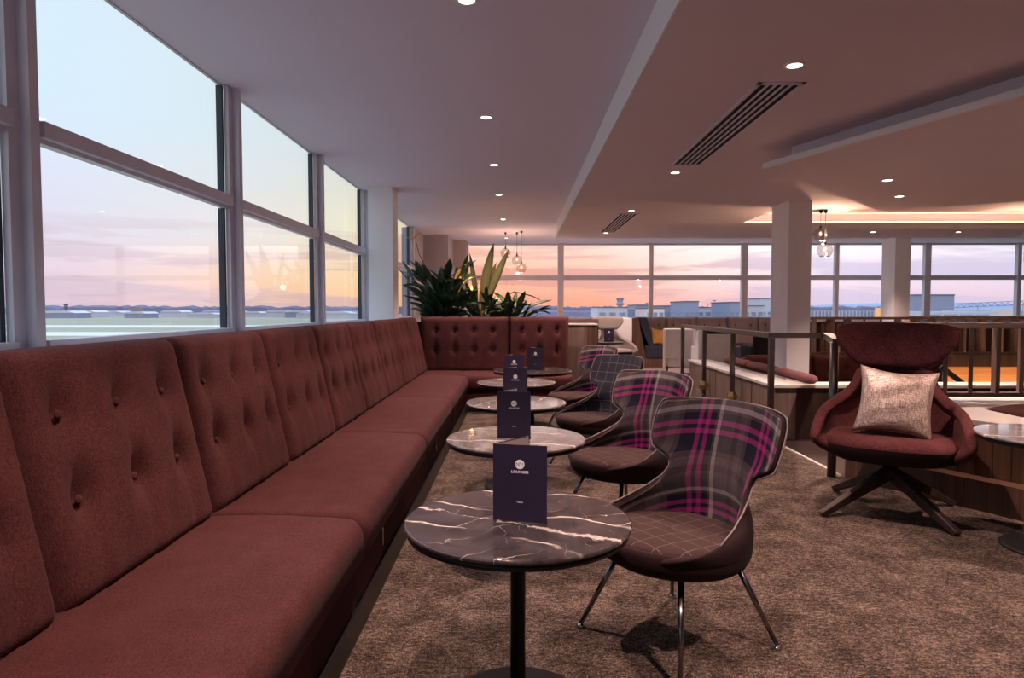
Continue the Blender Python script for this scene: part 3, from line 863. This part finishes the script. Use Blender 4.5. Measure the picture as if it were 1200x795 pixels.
bl = thing('balustrade', 'timber balustrade of upright boards on the stone-topped plinth', 'railing', (3.0, 5.15, .545))
MB().box(-.22, 2.2, -.04, .04, .555, .60, .004).done('top_rail', M['rail_top'], bl)
MB().box(-.20, 2.2, -.03, .03, .03, .065, .003).done('bottom_rail', M['wood_slat'], bl)
for k in range(12):
    x = -.10+.19*k
    MB().box(x-.014, x+.014, -.058, .058, .06, .558, .002, rot=Matrix.Rotation(math.radians(-28+9*math.sin(k*1.9)), 4, 'Z')).done('baluster', M['wood_slat'], bl)
for x in (.15, 1.4): MB().box(x-.02, x+.02, -.025, .025, 0, .035).done('foot', M['wood_slat'], bl)
# dark folded throw on the plinth
b = MB(); b.grid([[(3.27+.0+u*.62, 4.35+v*.40-.06*u, .547+.055*math.sin(PI*min(1, max(0, u)))**.6*math.sin(PI*v)**.6+.006*math.sin(14*u+5*v)) for u in [i/20 for i in range(21)]] for v in [j/14 for j in range(15)]])
V_ = b.b.verts[:]
o = b.done('folded_blanket', M['maroon_dark']); s = o.modifiers.new('Solidify', 'SOLIDIFY'); s.thickness = .012; s.offset = 1
tag(o, 'dark maroon seat pad lying on the stone-topped plinth', 'cushion')

# low wall lit amber, with second balustrade
lw = thing('low_wall', 'amber-lit low wood wall below the rear timber balustrade', 'partition', (4.3, 9.4, 0))
MB().box(-.1, 6.5, 0, .12, 0, .44).done('lit_panel', M['wood_amber'], lw)
MB().box(-.1, 6.5, -.02, .14, .44, .60).done('upper_rail', M['wood_dark'], lw)
area('wall_washer', (3.0, -.33, .05), (math.radians(125), 0, 0), 6, .04, 45, (1, .55, .25), lw)
MB().box(.0, 6.1, -.36, -.30, 0, .04).done('uplight_housing', M['black_metal'], lw)
b2 = thing('balustrade', 'farther timber balustrade of upright boards above the amber-lit wall', 'railing', (4.1, 9.46, .60))
MB().box(0, 6.6, -.04, .04, .50, .535, .003).done('top_rail', M['wood_slat'], b2)
MB().box(0, 6.6, -.03, .03, .0, .04).done('bottom_rail', M['wood_slat'], b2)
for k in range(28):
    x = .06+.235*k
    MB().box(x-.012, x+.012, -.06, .06, .04, .50, rot=Matrix.Rotation(math.radians(35*math.sin(k*1.3)), 4, 'Z')).done('baluster', M['wood_slat'], b2)
b3 = thing('screen_panel', 'dark ribbed timber screen standing behind the farther balustrade', 'screen', (4.1, 10.6, 0))
MB().box(0, 6.6, 0, .05, 0, 1.02).done('backing', M['wood_dark'], b3)
for k in range(24):
    x = .14+.27*k
    MB().box(x-.03, x+.03, -.05, 0, 0, 1.02).done('rib', M['wood_grey'] if k % 3 == 0 else M['wood_slat'], b3)
MB().box(-.02, 6.62, -.06, .07, 1.02, 1.05).done('cap', M['wood_dark'], b3)
o = MB().tube([(4.47, 7.1, .64), (4.82, 7.0, .33)], .025, square=True).done('stair_rail', M['black_metal'])
o = tag(o, 'short dark sloping stair handrail seen between the balusters', 'railing')
MB().tube([(4.50, 7.09, 0), (4.50, 7.09, .60)], .018).done('newel_post', M['black_metal'], o)
MB().tube([(4.79, 7.01, 0), (4.79, 7.01, .34)], .018).done('newel_post', M['black_metal'], o)

# ---------------------------------------------------------------- downlights
def downlight(loc, label, e=30, proto=[None]):
    if proto[0] is None:
        d_ = thing('downlight', label, 'ceiling light', loc, 0, 'recessed ceiling downlights')
        MB().lathe([(.036, 0), (.052, 0), (.053, -.004), (.050, -.007), (.038, -.006), (.036, 0)], 32).done('trim_ring', M['white_gloss'], d_)
        MB().lathe([(0, -.003), (.036, -.003), (.036, -.001), (0, -.001)], 24).done('lens', M['lamp_face'], d_)
        l = bpy.data.lights.new('bulb', 'SPOT'); l.energy = e; l.spot_size = math.radians(98); l.spot_blend = .7; l.shadow_soft_size = .03; l.color = (1, .70, .58)
        lo = bpy.data.objects.new('bulb', l); C.objects.link(lo); lo.parent = d_; lo.location = (0, 0, -.03)
        proto[0] = d_; return d_
    return dup(proto[0], loc, 0, label)
E_DL = 210
order = ['nearest', 'second', 'third', 'fourth', 'fifth', 'farthest']
ly = [3.19, 5.10, 6.77, 8.52, 10.85, 13.71]
downlight((-.24, 3.19, ZL), 'nearest downlight in the row over the marble tables', E_DL)
for k in range(1, 6): downlight((-.24, ly[k], ZL), '%s downlight from the camera in the row over the marble tables' % order[k])
downlight((-.24, 1.3, ZL), 'downlight overhead, just above the frame over the first table')
downlight((-.24, -.6, ZL), 'downlight behind the camera over the banquette')
for x, l in ((1.9, 'left of three'), (4.4, 'middle of three'), (6.7, 'right of three')): downlight((x, 12.9, ZL), l+' added fill downlights, unseen above the window bench')  # unseen lamps added to brighten the far seating area
rr = [(1.406, 3.48, 'big bright downlight before the long air vent'), (1.43, 6.17, 'downlight at the far end of the long air vent'), (1.435, 8.55, 'downlight at the near end of the small far air vent'), (1.436, 11.03, 'downlight at the far end of the small far air vent'), (1.41, 1.2, 'downlight above the frame near the tartan chair')]
for x, y, l in rr: downlight((x, y, ZR), l)
for x, y, l in ((5.737, 10.945, 'downlight beyond the cove, above the window left of the far column'), (7.116, 10.958, 'downlight beyond the cove, right of the far column')): downlight((x, y, ZR), l)
for x, y, l in ((3.10, 5.703, 'left of two close downlights in the dropped ceiling raft'), (3.66, 6.518, 'right of two close downlights in the dropped ceiling raft'), (4.906, 6.628-.25, 'downlight at the right edge in the dropped ceiling raft'), (3.3, 3.2, 'downlight in the dropped raft over the right-hand table')): downlight((x, y, 2.33), l)

# ---------------------------------------------------------------- ceiling vents
def vent(x0, x1, y0, y1, label):
    v = thing('ceiling_vent', label, 'air vent', ((x0+x1)/2, (y0+y1)/2, ZR), 0, 'slotted air vents in the lower ceiling')
    w, l = (x1-x0)/2, (y1-y0)/2
    MB().box(-w+.005, w-.005, -l+.005, l-.005, -.0035, -.001).done('backing', simple('vent dark', (.003, .003, .004, 1), .9), v)
    b = MB(); b.box(-w, -w+.022, -l, l, -.008, -.001); b.box(w-.022, w, -l, l, -.008, -.001); b.box(-w, w, -l, -l+.03, -.008, -.001); b.box(-w, w, l-.03, l, -.012, -.001)
    b.done('vent_frame', M['ceil'], v)
    iw = 2*w-.044; sl = iw/5
    for k in range(1, 5):
        x = -w+.022+sl*k
        MB().box(x-.008, x+.008, -l+.03, l-.03, -.007, -.001).done('slat', M['ceil'], v)
vent(1.315, 1.575, 3.735, 5.84, 'long slotted air vent in the lower ceiling, nearer one')
vent(1.315, 1.575, 8.78, 10.95, 'slotted air vent in the lower ceiling, farther smaller-looking one')

# ---------------------------------------------------------------- glass globe pendants
def pendant(loc, ztop, z, label, grp, r=.09, e=12):
    p = thing('globe_pendant', label, 'pendant lamp', (loc[0], loc[1], ztop), 0, grp)
    h = z-ztop
    MB().lathe([(0, 0), (.022, 0), (.018, -.03), (.006, -.045), (0, -.045)], 20).done('canopy', M['black_metal'], p)
    MB().tube([(0, 0, -.04), (0, 0, h+r+.02)], .0028, 8).done('cord', M['black_metal'], p)
    MB().tube([(0, 0, h+r+.03), (0, 0, h+r-.03)], .014, 14).done('socket', M['black_metal'], p)
    MB().lathe([(.016, r*.98), (r*.35, r*.93), (r*.72, r*.69), (r*.94, r*.33), (r, 0), (r*.94, -r*.33), (r*.75, -r*.66), (r*.62, -r*.78)], 32, (0, 0, h)).done('globe', M['bulbglass'], p)
    MB().lathe([(0, .035), (.010, .03), (.014, .012), (.010, -.004), (0, -.01)], 14, (0, 0, h)).done('bulb', M['filament'], p)
    MB().lathe([(r*.62, -.003), (r*.645, 0), (r*.62, .003), (r*.60, 0), (r*.62, -.003)], 32, (0, 0, h-r*.78)).done('rim', M['darkchrome'], p)
    l = bpy.data.lights.new('glow', 'POINT'); l.energy = e; l.color = (1, .66, .42); l.shadow_soft_size = .012
    lo = bpy.data.objects.new('glow', l); C.objects.link(lo); lo.parent = p; lo.location = (0, 0, h-.02)
for x, y, z, l in ((-.235, 12.7, 2.30, 'left and highest'), (-.02, 12.7, 2.165, 'middle'), (.062, 12.5, 2.005, 'right and lowest')):
    pendant((x, y), ZL, z, '%s of three clear glass globe pendants before the sunset window' % l, 'three globe pendants by the far window', .098)
pendant((3.80, 8.5), ZR, 2.18, 'upper glass globe pendant beside the white column', 'globe pendants right of the column', .09, 42)
pendant((3.86, 8.5), ZR, 1.985, 'lower glass globe pendant beside the white column', 'globe pendants right of the column', .097, 8)
pendant((6.40, 8.45), ZR, 2.17, 'glass globe pendant at the right edge of the picture', None, .10, 34)

# ---------------------------------------------------------------- plants behind the banquette
pb = thing('planter_box', 'long low wood planter behind the far run of the banquette', 'planter', (-1.4, 8.95, 0))
MB().box(0, 2.0, 0, .40, 0, .98).done('box', M['wood_grey'], pb)
MB().box(.03, 1.97, .03, .37, .98, 1.0).done('soil', simple('potting soil', (.02, .013, .01, 1), .95), pb)
cbn = thing('side_cabinet', 'walnut cabinet with bright top edge beside the banquette end', 'cabinet', (.66, 8.98, 0))
MB().box(0, .27, 0, .4, 0, 1.03).done('body', M['wood_grey'], cbn)
MB().box(.27, .40, -.0, .4, 0, 1.03).done('end_panel', M['wood_mid'], cbn)
MB().box(-.01, .41, -.01, .41, 1.03, 1.05).done('top', M['stone'], cbn)
def leaf(b, base, az, elev, length, width, droop, n=9, twist=0):
    """adds one blade to b"""
    p = Vector(base); rows = []
    d = Vector((math.cos(az)*math.cos(elev), math.sin(az)*math.cos(elev), math.sin(elev)))
    side = Vector((-math.sin(az), math.cos(az), 0))
    if twist: side = (Matrix.Rotation(twist, 3, d) @ side)
    el = elev
    st = length/n
    for i in range(n+1):
        u = i/n
        w = width*(math.sin(PI*min(1, u*.93+.07))**.75)*(1 if u < .96 else .3)
        up_ = side.cross(d).normalized()
        rows.append([p-side*w+up_*w*.35, p-side*w*.5+up_*w*.12, p, p+side*w*.5+up_*w*.12, p+side*w+up_*w*.35])
        el -= droop/n
        d = Vector((math.cos(az)*math.cos(el), math.sin(az)*math.cos(el), math.sin(el)))
        p = p+d*st
    b.grid([[tuple(q) for q in r] for r in rows])
def plant(name, label, loc, n, hs, ms, flower=None, width=.055, spread=.5, Lr=(.25, .45), lean_=None, seed=1, el=(.35, 1.35)):
    rnd = random.Random(seed)
    p = thing(name, label, 'plant', loc, 0, 'plants in the planter behind the banquette')
    fb = MB(); sb = MB()
    for k in range(n):
        az = rnd.uniform(0, 2*PI); h = rnd.uniform(*hs); r = rnd.uniform(.02, spread)*(.25+.75*h/hs[1]) * .5
        top = Vector((math.cos(az)*r*(1.6), math.sin(az)*r*.6, h))
        b0 = Vector((rnd.uniform(-.1, .1), rnd.uniform(-.08, .08), 0))
        sb.tube([tuple(b0), tuple((b0+top)/2+Vector((0, 0, .03))), tuple(top)], .006, 6, .004)
        leaf(fb, top, az+rnd.uniform(-.5, .5), rnd.uniform(*el), rnd.uniform(*Lr), width*rnd.uniform(.7, 1.25), rnd.uniform(.2, 1.3), twist=rnd.uniform(-.9, .9))
    f = fb.done('foliage', ms, p); s = f.modifiers.new('Solidify', 'SOLIDIFY'); s.thickness = .002
    sb.done('stems', M['stem'], p)
    return p
p1 = plant('bird_of_paradise', 'large dark green leafy plant with orange flowers left of the planter', (-1.02, 9.15, 1.0), 130, (.03, .66), M['leaf'], width=.052, spread=.66, Lr=(.24, .42), seed=3, el=(.65, 1.45))
for pts, tip in (([( -.05, 0, .4), (-.20, 0, .75), (-.32, 0, .98), (-.37, 0, 1.17)], (-.40, 0, 1.20)), ([(-.12, 0, .4), (-.24, 0, .68), (-.30, 0, .80)], (-.305, 0, .84)), ([(.0, 0, .4), (.03, 0, .70), (.02, 0, .84)], (.02, 0, .87))):
    MB().tube(pts, .006, 6, .004).done('flower_stem', M['stem'], p1)
    b = MB()
    for k in range(4): leaf(b, tip, k*1.5, 1.0-.3*k, .12, .020, .3, 6)
    f = b.done('flower', M['flower'], p1); s = f.modifiers.new('Solidify', 'SOLIDIFY'); s.thickness = .003
p2 = thing('banana_plant', 'tall plant with upright olive leaves glowing in the centre of the planter', 'plant', (-.52, 9.15, 1.0), 0, 'plants in the planter behind the banquette')
fb = MB()
for x, el, ln, w, az, tw in ((.02, 1.46, .94, .066, 0, 1.5), (.07, 1.25, .92, .056, .0, 1.4), (-.06, 1.52, .80, .036, PI, 1.5), (-.08, .95, .76, .06, PI, 1.2), (.03, 1.34, .70, .05, .3, 1.3), (0, 1.1, .55, .045, 2.6, 1.2)):
    leaf(fb, (x*.6, 0, .22), az, el, ln, w, .15, 12, tw)
f = fb.done('foliage', M['leaf2'], p2); s = f.modifiers.new('Solidify', 'SOLIDIFY'); s.thickness = .002
MB().tube([(0, 0, 0), (0, 0, .35)], .03, 10, .02).done('trunk', M['stem'], p2)
plant('leafy_plant', 'bushy dark plant at the foot of the tall olive-leaved plant', (-.48, 9.12, 1.0), 46, (.02, .34), M['leaf'], width=.045, spread=.45, Lr=(.16, .30), seed=11)
p3 = plant('leafy_plant', 'low arching plant at the right end of the planter', (-.08, 9.15, 1.0), 60, (.05, .30), M['leaf3'], width=.034, spread=.60, Lr=(.2, .38), seed=8)
b = MB(); b.tube([(.0, 0, .2), (-.12, 0, .36), (-.08, 0, .44), (.03, 0, .48), (.16, 0, .455), (.28, 0, .42), (.38, 0, .37)], .013, 8, .006); b.done('arching_frond', M['stem'], p3)
for (x, z, l) in ((-.615, 1.53, 'amber uplight bulb glowing behind the tall olive leaves'), (-.435, 1.32, 'lower amber bulb glowing among the plants')):
    g = thing('plant_lamp', l, 'lamp', (x, 9.24, 1.0), 0, 'amber lamps among the plants')
    MB().tube([(0, 0, 0), (0, 0, z-1.0-.03)], .006, 8).done('stake', M['black_metal'], g)
    MB().sphere((0, 0, z-1.0), .036).done('bulb', M['globe_em'], g)
    l_ = bpy.data.lights.new('glow', 'POINT'); l_.energy = 5; l_.color = (1, .42, .12); l_.shadow_soft_size = .04
    lo = bpy.data.objects.new('glow', l_); C.objects.link(lo); lo.parent = g; lo.location = (0, -.06, z-1.0)

# ---------------------------------------------------------------- far seating area
fs = thing('window_bench', 'mauve brown buttoned bench below the far windows with navy seat', 'bench', (2.65, 14.2, 0))
MB().box(.05, 3.3, .0, .60, 0, .20).done('plinth', M['wood_mid'], fs)
MB().box(.05, 3.3, -.02, .55, .20, .455, .03).done('seat', M['navy_f'], fs)
for k in range(5):
    w_ = .675
    pd = pillow_grid(w_-.01, .62, .09, (-.17, .17), (.26, .44), nu=30, nv=30, dimple=.055, sig=.055).done('back_cushion', M['brown_f'], fs)
    pd.location = (.08+w_*(k+.5)-.14, .63, .45); pd.rotation_euler = (-.06, 0, 0)
    for cx in (-.17, .17):
        for cz in (.26, .44):
            bt = button_mesh(.016).done('button', M['umber_f'], pd); bt.location = (cx, -.058, cz)
o = MB().prism([(-.05, .45), (.14, 0), (.24, 0), (.08, .62), (-.05, .62)], 0, .5).done('end_back', M['navy_f'], fs)
o.data.transform(Matrix(((1, 0, 0, 0), (0, 0, 1, 0), (0, 1, 0, 0), (0, 0, 0, 1))) ); o.data.flip_normals()
o.location = (0, 0, .44)
o.scale = (1, 1, 1)
MB().prism([(-.30, 0), (.10, 0), (-.10, 1.05), (-.30, 1.05)], -.02, .6).done('end_panel', M['wood_mid'], fs).data.transform(Matrix(((1, 0, 0, 0), (0, 0, 1, 0), (0, 1, 0, 0), (0, 0, 0, 1))))
throw('throw_pillow', 'mustard yellow pillow on the far window bench', (3.02, 14.40, .64), (math.radians(-14), math.radians(8), .2), .36, .38, .14, M['mustard'])
o = MB().box(2.03, 2.33, 13.7, 14.2, 0, 1.06, .01).done('partition', M['wall']); tag(o, 'white low partition between the pale lounge chair and the window bench', 'partition')

lounge((1.86, 13.1, 0), face(285), 'pale grey high-backed lounge chair beyond the planter', M['beige_f'], M['black_metal'], sc=.95)
t6 = table((1.60, 11.95, 0), 'small round black table before the pale lounge chair', M['black_metal'], r=.30, grp=None, z=.66)
card((1.62, 11.93, .6605), 0, 'indigo menu card on the small far black table')
sf = thing('rounded_sofa', 'dark brown rounded sofa back beyond the banquette end', 'sofa', (.98, 11.2, 0))
b = MB(); b.grid([[(.30*math.sin(a), .18*(1-math.cos(a)), z) for a in [(-1+2*i/24)*1.35 for i in range(25)]] for z in (.15, .6, 1.0, 1.06, 1.08)])
o = b.done('back', M['umber_f'], sf); s = o.modifiers.new('Solidify', 'SOLIDIFY'); s.thickness = .10; s.offset = 1; bevel(o, .03, 3)
MB().lathe([(0, .45), (.22, .45), (.26, .42), (.26, .30), (.22, .15), (0, .15)], 32, (0, .28, 0)).done('seat', M['umber_f'], sf)
MB().lathe([(0, .15), (.20, .15), (.20, 0), (0, 0)], 32, (0, .28, 0)).done('plinth', M['black_metal'], sf)

def wing_chair(loc, ang, label, m, m2, grp='armchairs beyond the handrail', top_roll=None):
    c = thing('wing_chair', label, 'chair', loc, ang, grp)
    o = MB().box(-.27, .27, .20, .30, .30, .88, .03, rot=Matrix.Rotation(-.12, 4, 'X')).done('backrest', m, c)
    for s_ in (-1, 1):
        # wing profile
        w = MB().prism([(.26, .12), (.26, .88), (.10, .86), (.06, .66), (-.02, .58), (-.24, .56), (-.26, .12)], s_*.27-.03, s_*.27+.03).done('side_wing', m, c)
        w.data.transform(Matrix(((0, 0, 1, 0), (1, 0, 0, 0), (0, 1, 0, 0), (0, 0, 0, 1)))); bevel(w, .02, 3)
        for sy_ in (-.2, .2):
            MB().tube([(s_*.22, sy_, .16), (s_*.24, sy_*1.1, 0)], .018, 8, .012).done('leg', M['wood_dark'], c)
    MB().box(-.24, .24, -.27, .22, .14, .44, .04).done('seat', m2, c)
    if top_roll:
        MB().tube([(-.24, .28, .84), (.24, .28, .84)], .06, 16).done('head_roll', top_roll, c)
    return c
wing_chair((3.10, 12.85, 0), face(75), 'white leather wing chair left of the silver-backed chair', M['white_leather'], M['white_leather'])
wing_chair((3.50, 12.15, 0), face(90), 'silver satin wing chair with black head roll', M['silver'], M['silver'], top_roll=M['black_metal'])
wing_chair((5.10, 12.9, 0), face(95), 'pale grey wing chair partly behind the white column', M['beige_f'], M['beige_f'])
bs = thing('black_sofa', 'black sofa seen from behind, left of the white column', 'sofa', (4.75, 11.7, 0))
MB().box(-.62, .62, .0, .16, .10, .78, .05).done('backrest', M['black_f'], bs)
MB().box(-.62, .62, .16, .75, .10, .44, .05).done('seat', M['black_f'], bs)
for s_ in (-.55, .55): MB().box(s_-.08, s_+.08, .10, .75, .10, .60, .04).done('armrest', M['black_f'], bs)
for s_ in (-.5, .5):
    for yy in (.08, .68): MB().tube([(s_, yy, .12), (s_, yy, 0)], .02, 10).done('leg', M['black_metal'], bs)
hp_ = thing('hanging_panel', 'white panel hanging from the ceiling at the right edge', 'panel', (8.18, 10.9, 2.02))
MB().box(0, 1.4, 0, .06, 0, .29, .004).done('panel', M['wall'], hp_)
for x in (.1, 1.3): MB().tube([(x, .03, .29), (x, .03, ZR-2.02)], .006, 8).done('rod', M['chrome'], hp_)
wc = thing('window_counter', 'pale high counter along the right-hand far windows', 'counter', (6.6, 14.3, 0))
MB().box(1.35, 5.6, 0, .42, 1.075, 1.10, .004).done('top', M['stone'], wc)
for x in (1.5, 3.0, 4.5, 5.5): MB().tube([(x, .2, 0), (x, .2, 1.075)], .02, 10).done('leg', M['black_metal'], wc)

# ---------------------------------------------------------------- outside
GZ = -6.0
m, t = mat('airfield grass'); co_ = t.coord()
base = t.mix(t.noise(t.mapping(co_, (.004, .02, 1)), 1, 4), (.30, .25, .17, 1), (.42, .36, .27, 1))
pbr(t, base, .95); M['grass'] = m
M['tarmac'] = simple('pale taxiway', (.72, .62, .62, 1), .8, scale=.02)
struct(MB().box(-9000, 9000, -3000, 9000, GZ-1, GZ).done('ground', M['grass']))
for y0, y1, nm in ((178, 205, 'nearest pale taxiway strip across the airfield grass'), (255, 290, 'farther pale taxiway strip across the airfield grass')):
    o = MB().box(-2500, 60, y0, y1, GZ-.02, GZ+.05).done('taxiway', M['tarmac']); struct(o)
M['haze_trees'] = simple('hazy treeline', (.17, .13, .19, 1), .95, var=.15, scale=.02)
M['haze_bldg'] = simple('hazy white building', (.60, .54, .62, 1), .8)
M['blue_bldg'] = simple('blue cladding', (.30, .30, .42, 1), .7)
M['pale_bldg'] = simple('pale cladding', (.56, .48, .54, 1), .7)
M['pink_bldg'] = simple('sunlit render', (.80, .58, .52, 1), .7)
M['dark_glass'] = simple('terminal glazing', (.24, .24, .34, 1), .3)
M['lit_window'] = emit('lit facade', (1, .52, .22, 1), .9)
# treeline: ragged ridge with depth
def ridge(name, x0, x1, y, top, rag, m, n=260, dep=60, seed=4):
    rnd = random.Random(seed); b = MB(); P = []
    prev = 0
    zs_ = []
    for i in range(n+1):
        prev = prev*.6+rnd.uniform(-1, 1)*rag; zs_.append(top(i/n)+prev)
    for (dy, k) in ((0, 0), (dep*.1, .8), (dep*.4, 1), (dep, 0)):
        P.append([(x0+(x1-x0)*i/n, y+dy, GZ-.5+(zs_[i]-GZ+.5)*k) for i in range(n+1)])
    b.grid(P, smooth=False); return b.done(name, m)
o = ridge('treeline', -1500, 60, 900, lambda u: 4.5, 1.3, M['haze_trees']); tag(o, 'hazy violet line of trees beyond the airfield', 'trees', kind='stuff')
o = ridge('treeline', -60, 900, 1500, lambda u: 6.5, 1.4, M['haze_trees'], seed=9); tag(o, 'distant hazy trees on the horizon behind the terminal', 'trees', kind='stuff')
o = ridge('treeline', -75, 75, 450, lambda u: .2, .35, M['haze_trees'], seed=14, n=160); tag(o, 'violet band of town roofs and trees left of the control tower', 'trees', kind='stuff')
o = ridge('hill', 560, 1700, 1600, lambda u: 6+11*math.sin(PI*min(1, u*1.1))**1.5, .5, M['blue_bldg'], dep=300, seed=5); struct(o)
# buildings beyond the left windows
rnd = random.Random(21)
pos = [-.70, -.655, -.62, -.575, -.52, -.475, -.445, -.40, -.36, -.33, -.29, -.25]
words = ['leftmost', 'second', 'third', 'fourth', 'fifth', 'sixth', 'seventh', 'eighth', 'ninth', 'tenth', 'eleventh', 'rightmost']
for k, q in enumerate(pos):
    Y = rnd.uniform(480, 640); w_ = rnd.uniform(8, 22); h_ = rnd.uniform(4, 6.5)
    bb = thing('hangar', 'small hazy hangar across the airfield, %s from the left seen through the side windows' % words[k], 'building', (q*Y, Y, GZ), 0, 'far buildings across the airfield')
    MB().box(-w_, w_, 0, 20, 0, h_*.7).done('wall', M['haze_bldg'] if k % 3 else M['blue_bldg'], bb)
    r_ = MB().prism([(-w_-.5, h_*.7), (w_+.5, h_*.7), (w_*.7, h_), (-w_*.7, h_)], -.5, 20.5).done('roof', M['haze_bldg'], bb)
    r_.data.transform(Matrix(((1, 0, 0, 0), (0, 0, 1, 0), (0, 1, 0, 0), (0, 0, 0, 1))))
def tower(loc, sc, label, m):
    tw = thing('control_tower', label, 'tower', loc, 0, 'control towers'); tw.scale = (sc, sc, sc)
    MB().lathe([(0, 0), (1.6, 0), (1.3, 9), (0, 9)], 16).done('shaft', m, tw)
    MB().lathe([(0, 9), (1.6, 9), (2.6, 10), (2.6, 10.8), (1.8, 11), (1.8, 11.5), (2.4, 13.2), (0, 13.2)], 16).done('cab', m, tw)
    MB().lathe([(0, 13.2), (2.6, 13.2), (2.2, 13.7), (0, 13.7)], 16).done('roof', M['haze_trees'], tw)
    MB().tube([(0, 0, 13.7), (0, 0, 16)], .12, 6).done('mast', m, tw)
tower((.152*420, 420, GZ), 1.0, 'control tower on the skyline left of the terminal blocks', M['blue_bldg'])
tower((-.678*640, 640, GZ), .85, 'slim far tower seen through the nearest side window', M['haze_trees'])
# terminal blocks beyond the far windows: px range at Y=300
def px(a, Y): return (a-607)/785*Y
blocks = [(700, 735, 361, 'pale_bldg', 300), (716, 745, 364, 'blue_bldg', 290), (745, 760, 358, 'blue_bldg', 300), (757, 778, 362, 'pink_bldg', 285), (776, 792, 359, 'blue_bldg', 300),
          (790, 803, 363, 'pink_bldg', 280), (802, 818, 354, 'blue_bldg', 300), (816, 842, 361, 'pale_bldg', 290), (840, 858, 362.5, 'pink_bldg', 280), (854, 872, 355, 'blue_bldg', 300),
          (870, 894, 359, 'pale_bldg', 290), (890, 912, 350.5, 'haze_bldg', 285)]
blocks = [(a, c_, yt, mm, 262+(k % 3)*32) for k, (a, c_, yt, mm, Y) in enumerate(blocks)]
wd = ['first', 'second', 'third', 'fourth', 'fifth', 'sixth', 'seventh', 'eighth', 'ninth', 'tenth', 'eleventh', 'twelfth']
for k, (a, c_, yt, mm, Y) in enumerate(blocks):
    zt = 1.25+(362-yt)*Y/785; w_ = px(c_, Y)-px(a, Y)
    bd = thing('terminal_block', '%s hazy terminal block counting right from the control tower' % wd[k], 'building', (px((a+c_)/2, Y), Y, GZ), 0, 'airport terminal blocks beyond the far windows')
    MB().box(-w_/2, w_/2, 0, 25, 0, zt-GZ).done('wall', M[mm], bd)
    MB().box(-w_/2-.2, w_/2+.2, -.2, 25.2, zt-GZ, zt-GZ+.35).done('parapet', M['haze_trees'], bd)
    zz = 1.25-1.6-GZ
    for i in range(3):
        x = -w_/2+w_*(i+.5)/3
        MB().box(x-w_*.11, x+w_*.11, -.1, .0, zz-1.5, zz+.1).done('window', M['dark_glass'], bd)
for k, (a, yt) in enumerate(((758, 356), (797, 354.5), (829, 357), (836, 353))):
    Y = 370; o = thing('lamp_mast', 'thin apron lamp mast, %s from the left above the terminal' % wd[k], 'mast', (px(a, Y), Y, GZ), 0, 'apron lamp masts')
    zt = 1.25+(362-yt)*Y/785-GZ
    MB().tube([(0, 0, 0), (0, 0, zt)], .12, 6).done('pole', M['haze_trees'], o)
    MB().box(-1, 1, -.2, .2, zt, zt+.4).done('lamp_head', M['haze_trees'], o)
# right-hand outside: pier, blue hall, jet bridge
pr_ = thing('pier_building', 'long pale pier building with vertical fins seen right of the white column', 'building', (px(950, 120), 120, GZ))
MB().box(0, 17, 0, 10, 0, 6.95).done('wall', M['blue_bldg'], pr_)
for k in range(26): MB().box(.3+k*.62, .42+k*.62, -.25, 0, 0, 6.85).done('fin', M['haze_bldg'], pr_)
MB().box(11.0, 13.6, -.5, -.28, 5.3, 7.4).done('lit_box', M['lit_window'], pr_)
bh = thing('blue_hall', 'big blue flat-roofed hall beyond the right-hand far window', 'building', (px(1068, 150), 150, GZ))
MB().box(0, 8.9, 0, 5, 0, 10.2).done('wall', M['blue_bldg'], bh)
MB().box(-.1, 9.0, -.1, 5.1, 10.2, 10.45).done('roof', M['haze_trees'], bh)
b4 = thing('glazed_annex', 'low pale glazed annex in front of the blue hall', 'building', (px(1060, 110), 110, GZ))
MB().box(0, 15, 0, 8, 0, 6.8).done('wall', M['haze_bldg'], b4)
for k in range(4): MB().box(3.4+k*2.6, 5.6+k*2.6, -.1, 0, 5.4, 6.3).done('window', M['dark_glass'], b4)
jb = thing('jet_bridge', 'lattice-roofed jet bridge with sunlit panels at the right', 'building', (px(1118, 130), 130, GZ))
b = MB(); 
for k in range(12):
    x0 = k*1.3
    b.tube([(x0, 0, 7.5+.05*k), (x0+.65, 0, 8.2+.05*k), (x0+1.3, 0, 7.55+.05*k)], .06, 5)
b.tube([(-2, 0, 7.4), (15.6, 0, 8.15)], .07, 5); b.tube([(0, 0, 8.2), (15.6, 0, 8.9)], .07, 5)
b.done('truss', M['blue_bldg'], jb)
MB().box(-1, 16, .2, 3, 4, 6.9).done('wall', M['pale_bldg'], jb)
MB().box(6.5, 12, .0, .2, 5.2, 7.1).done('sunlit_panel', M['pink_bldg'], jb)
for x in (4, 12.6): MB().tube([(x, 0, 0), (x, 0, 8.2)], .1, 6).done('pylon', M['blue_bldg'], jb)

# ---------------------------------------------------------------- render look
S.view_settings.view_transform = 'Standard'; S.view_settings.look = 'None'
S.view_settings.gamma = 1; S.view_settings.use_curve_mapping = False; S.view_settings.exposure = .18
S.cycles.use_denoising = True
S.cycles.max_bounces = 8; S.cycles.diffuse_bounces = 4; S.cycles.transparent_max_bounces = 16
S.cycles.sample_clamp_indirect = 6; S.cycles.caustics_reflective = False; S.cycles.caustics_refractive = False
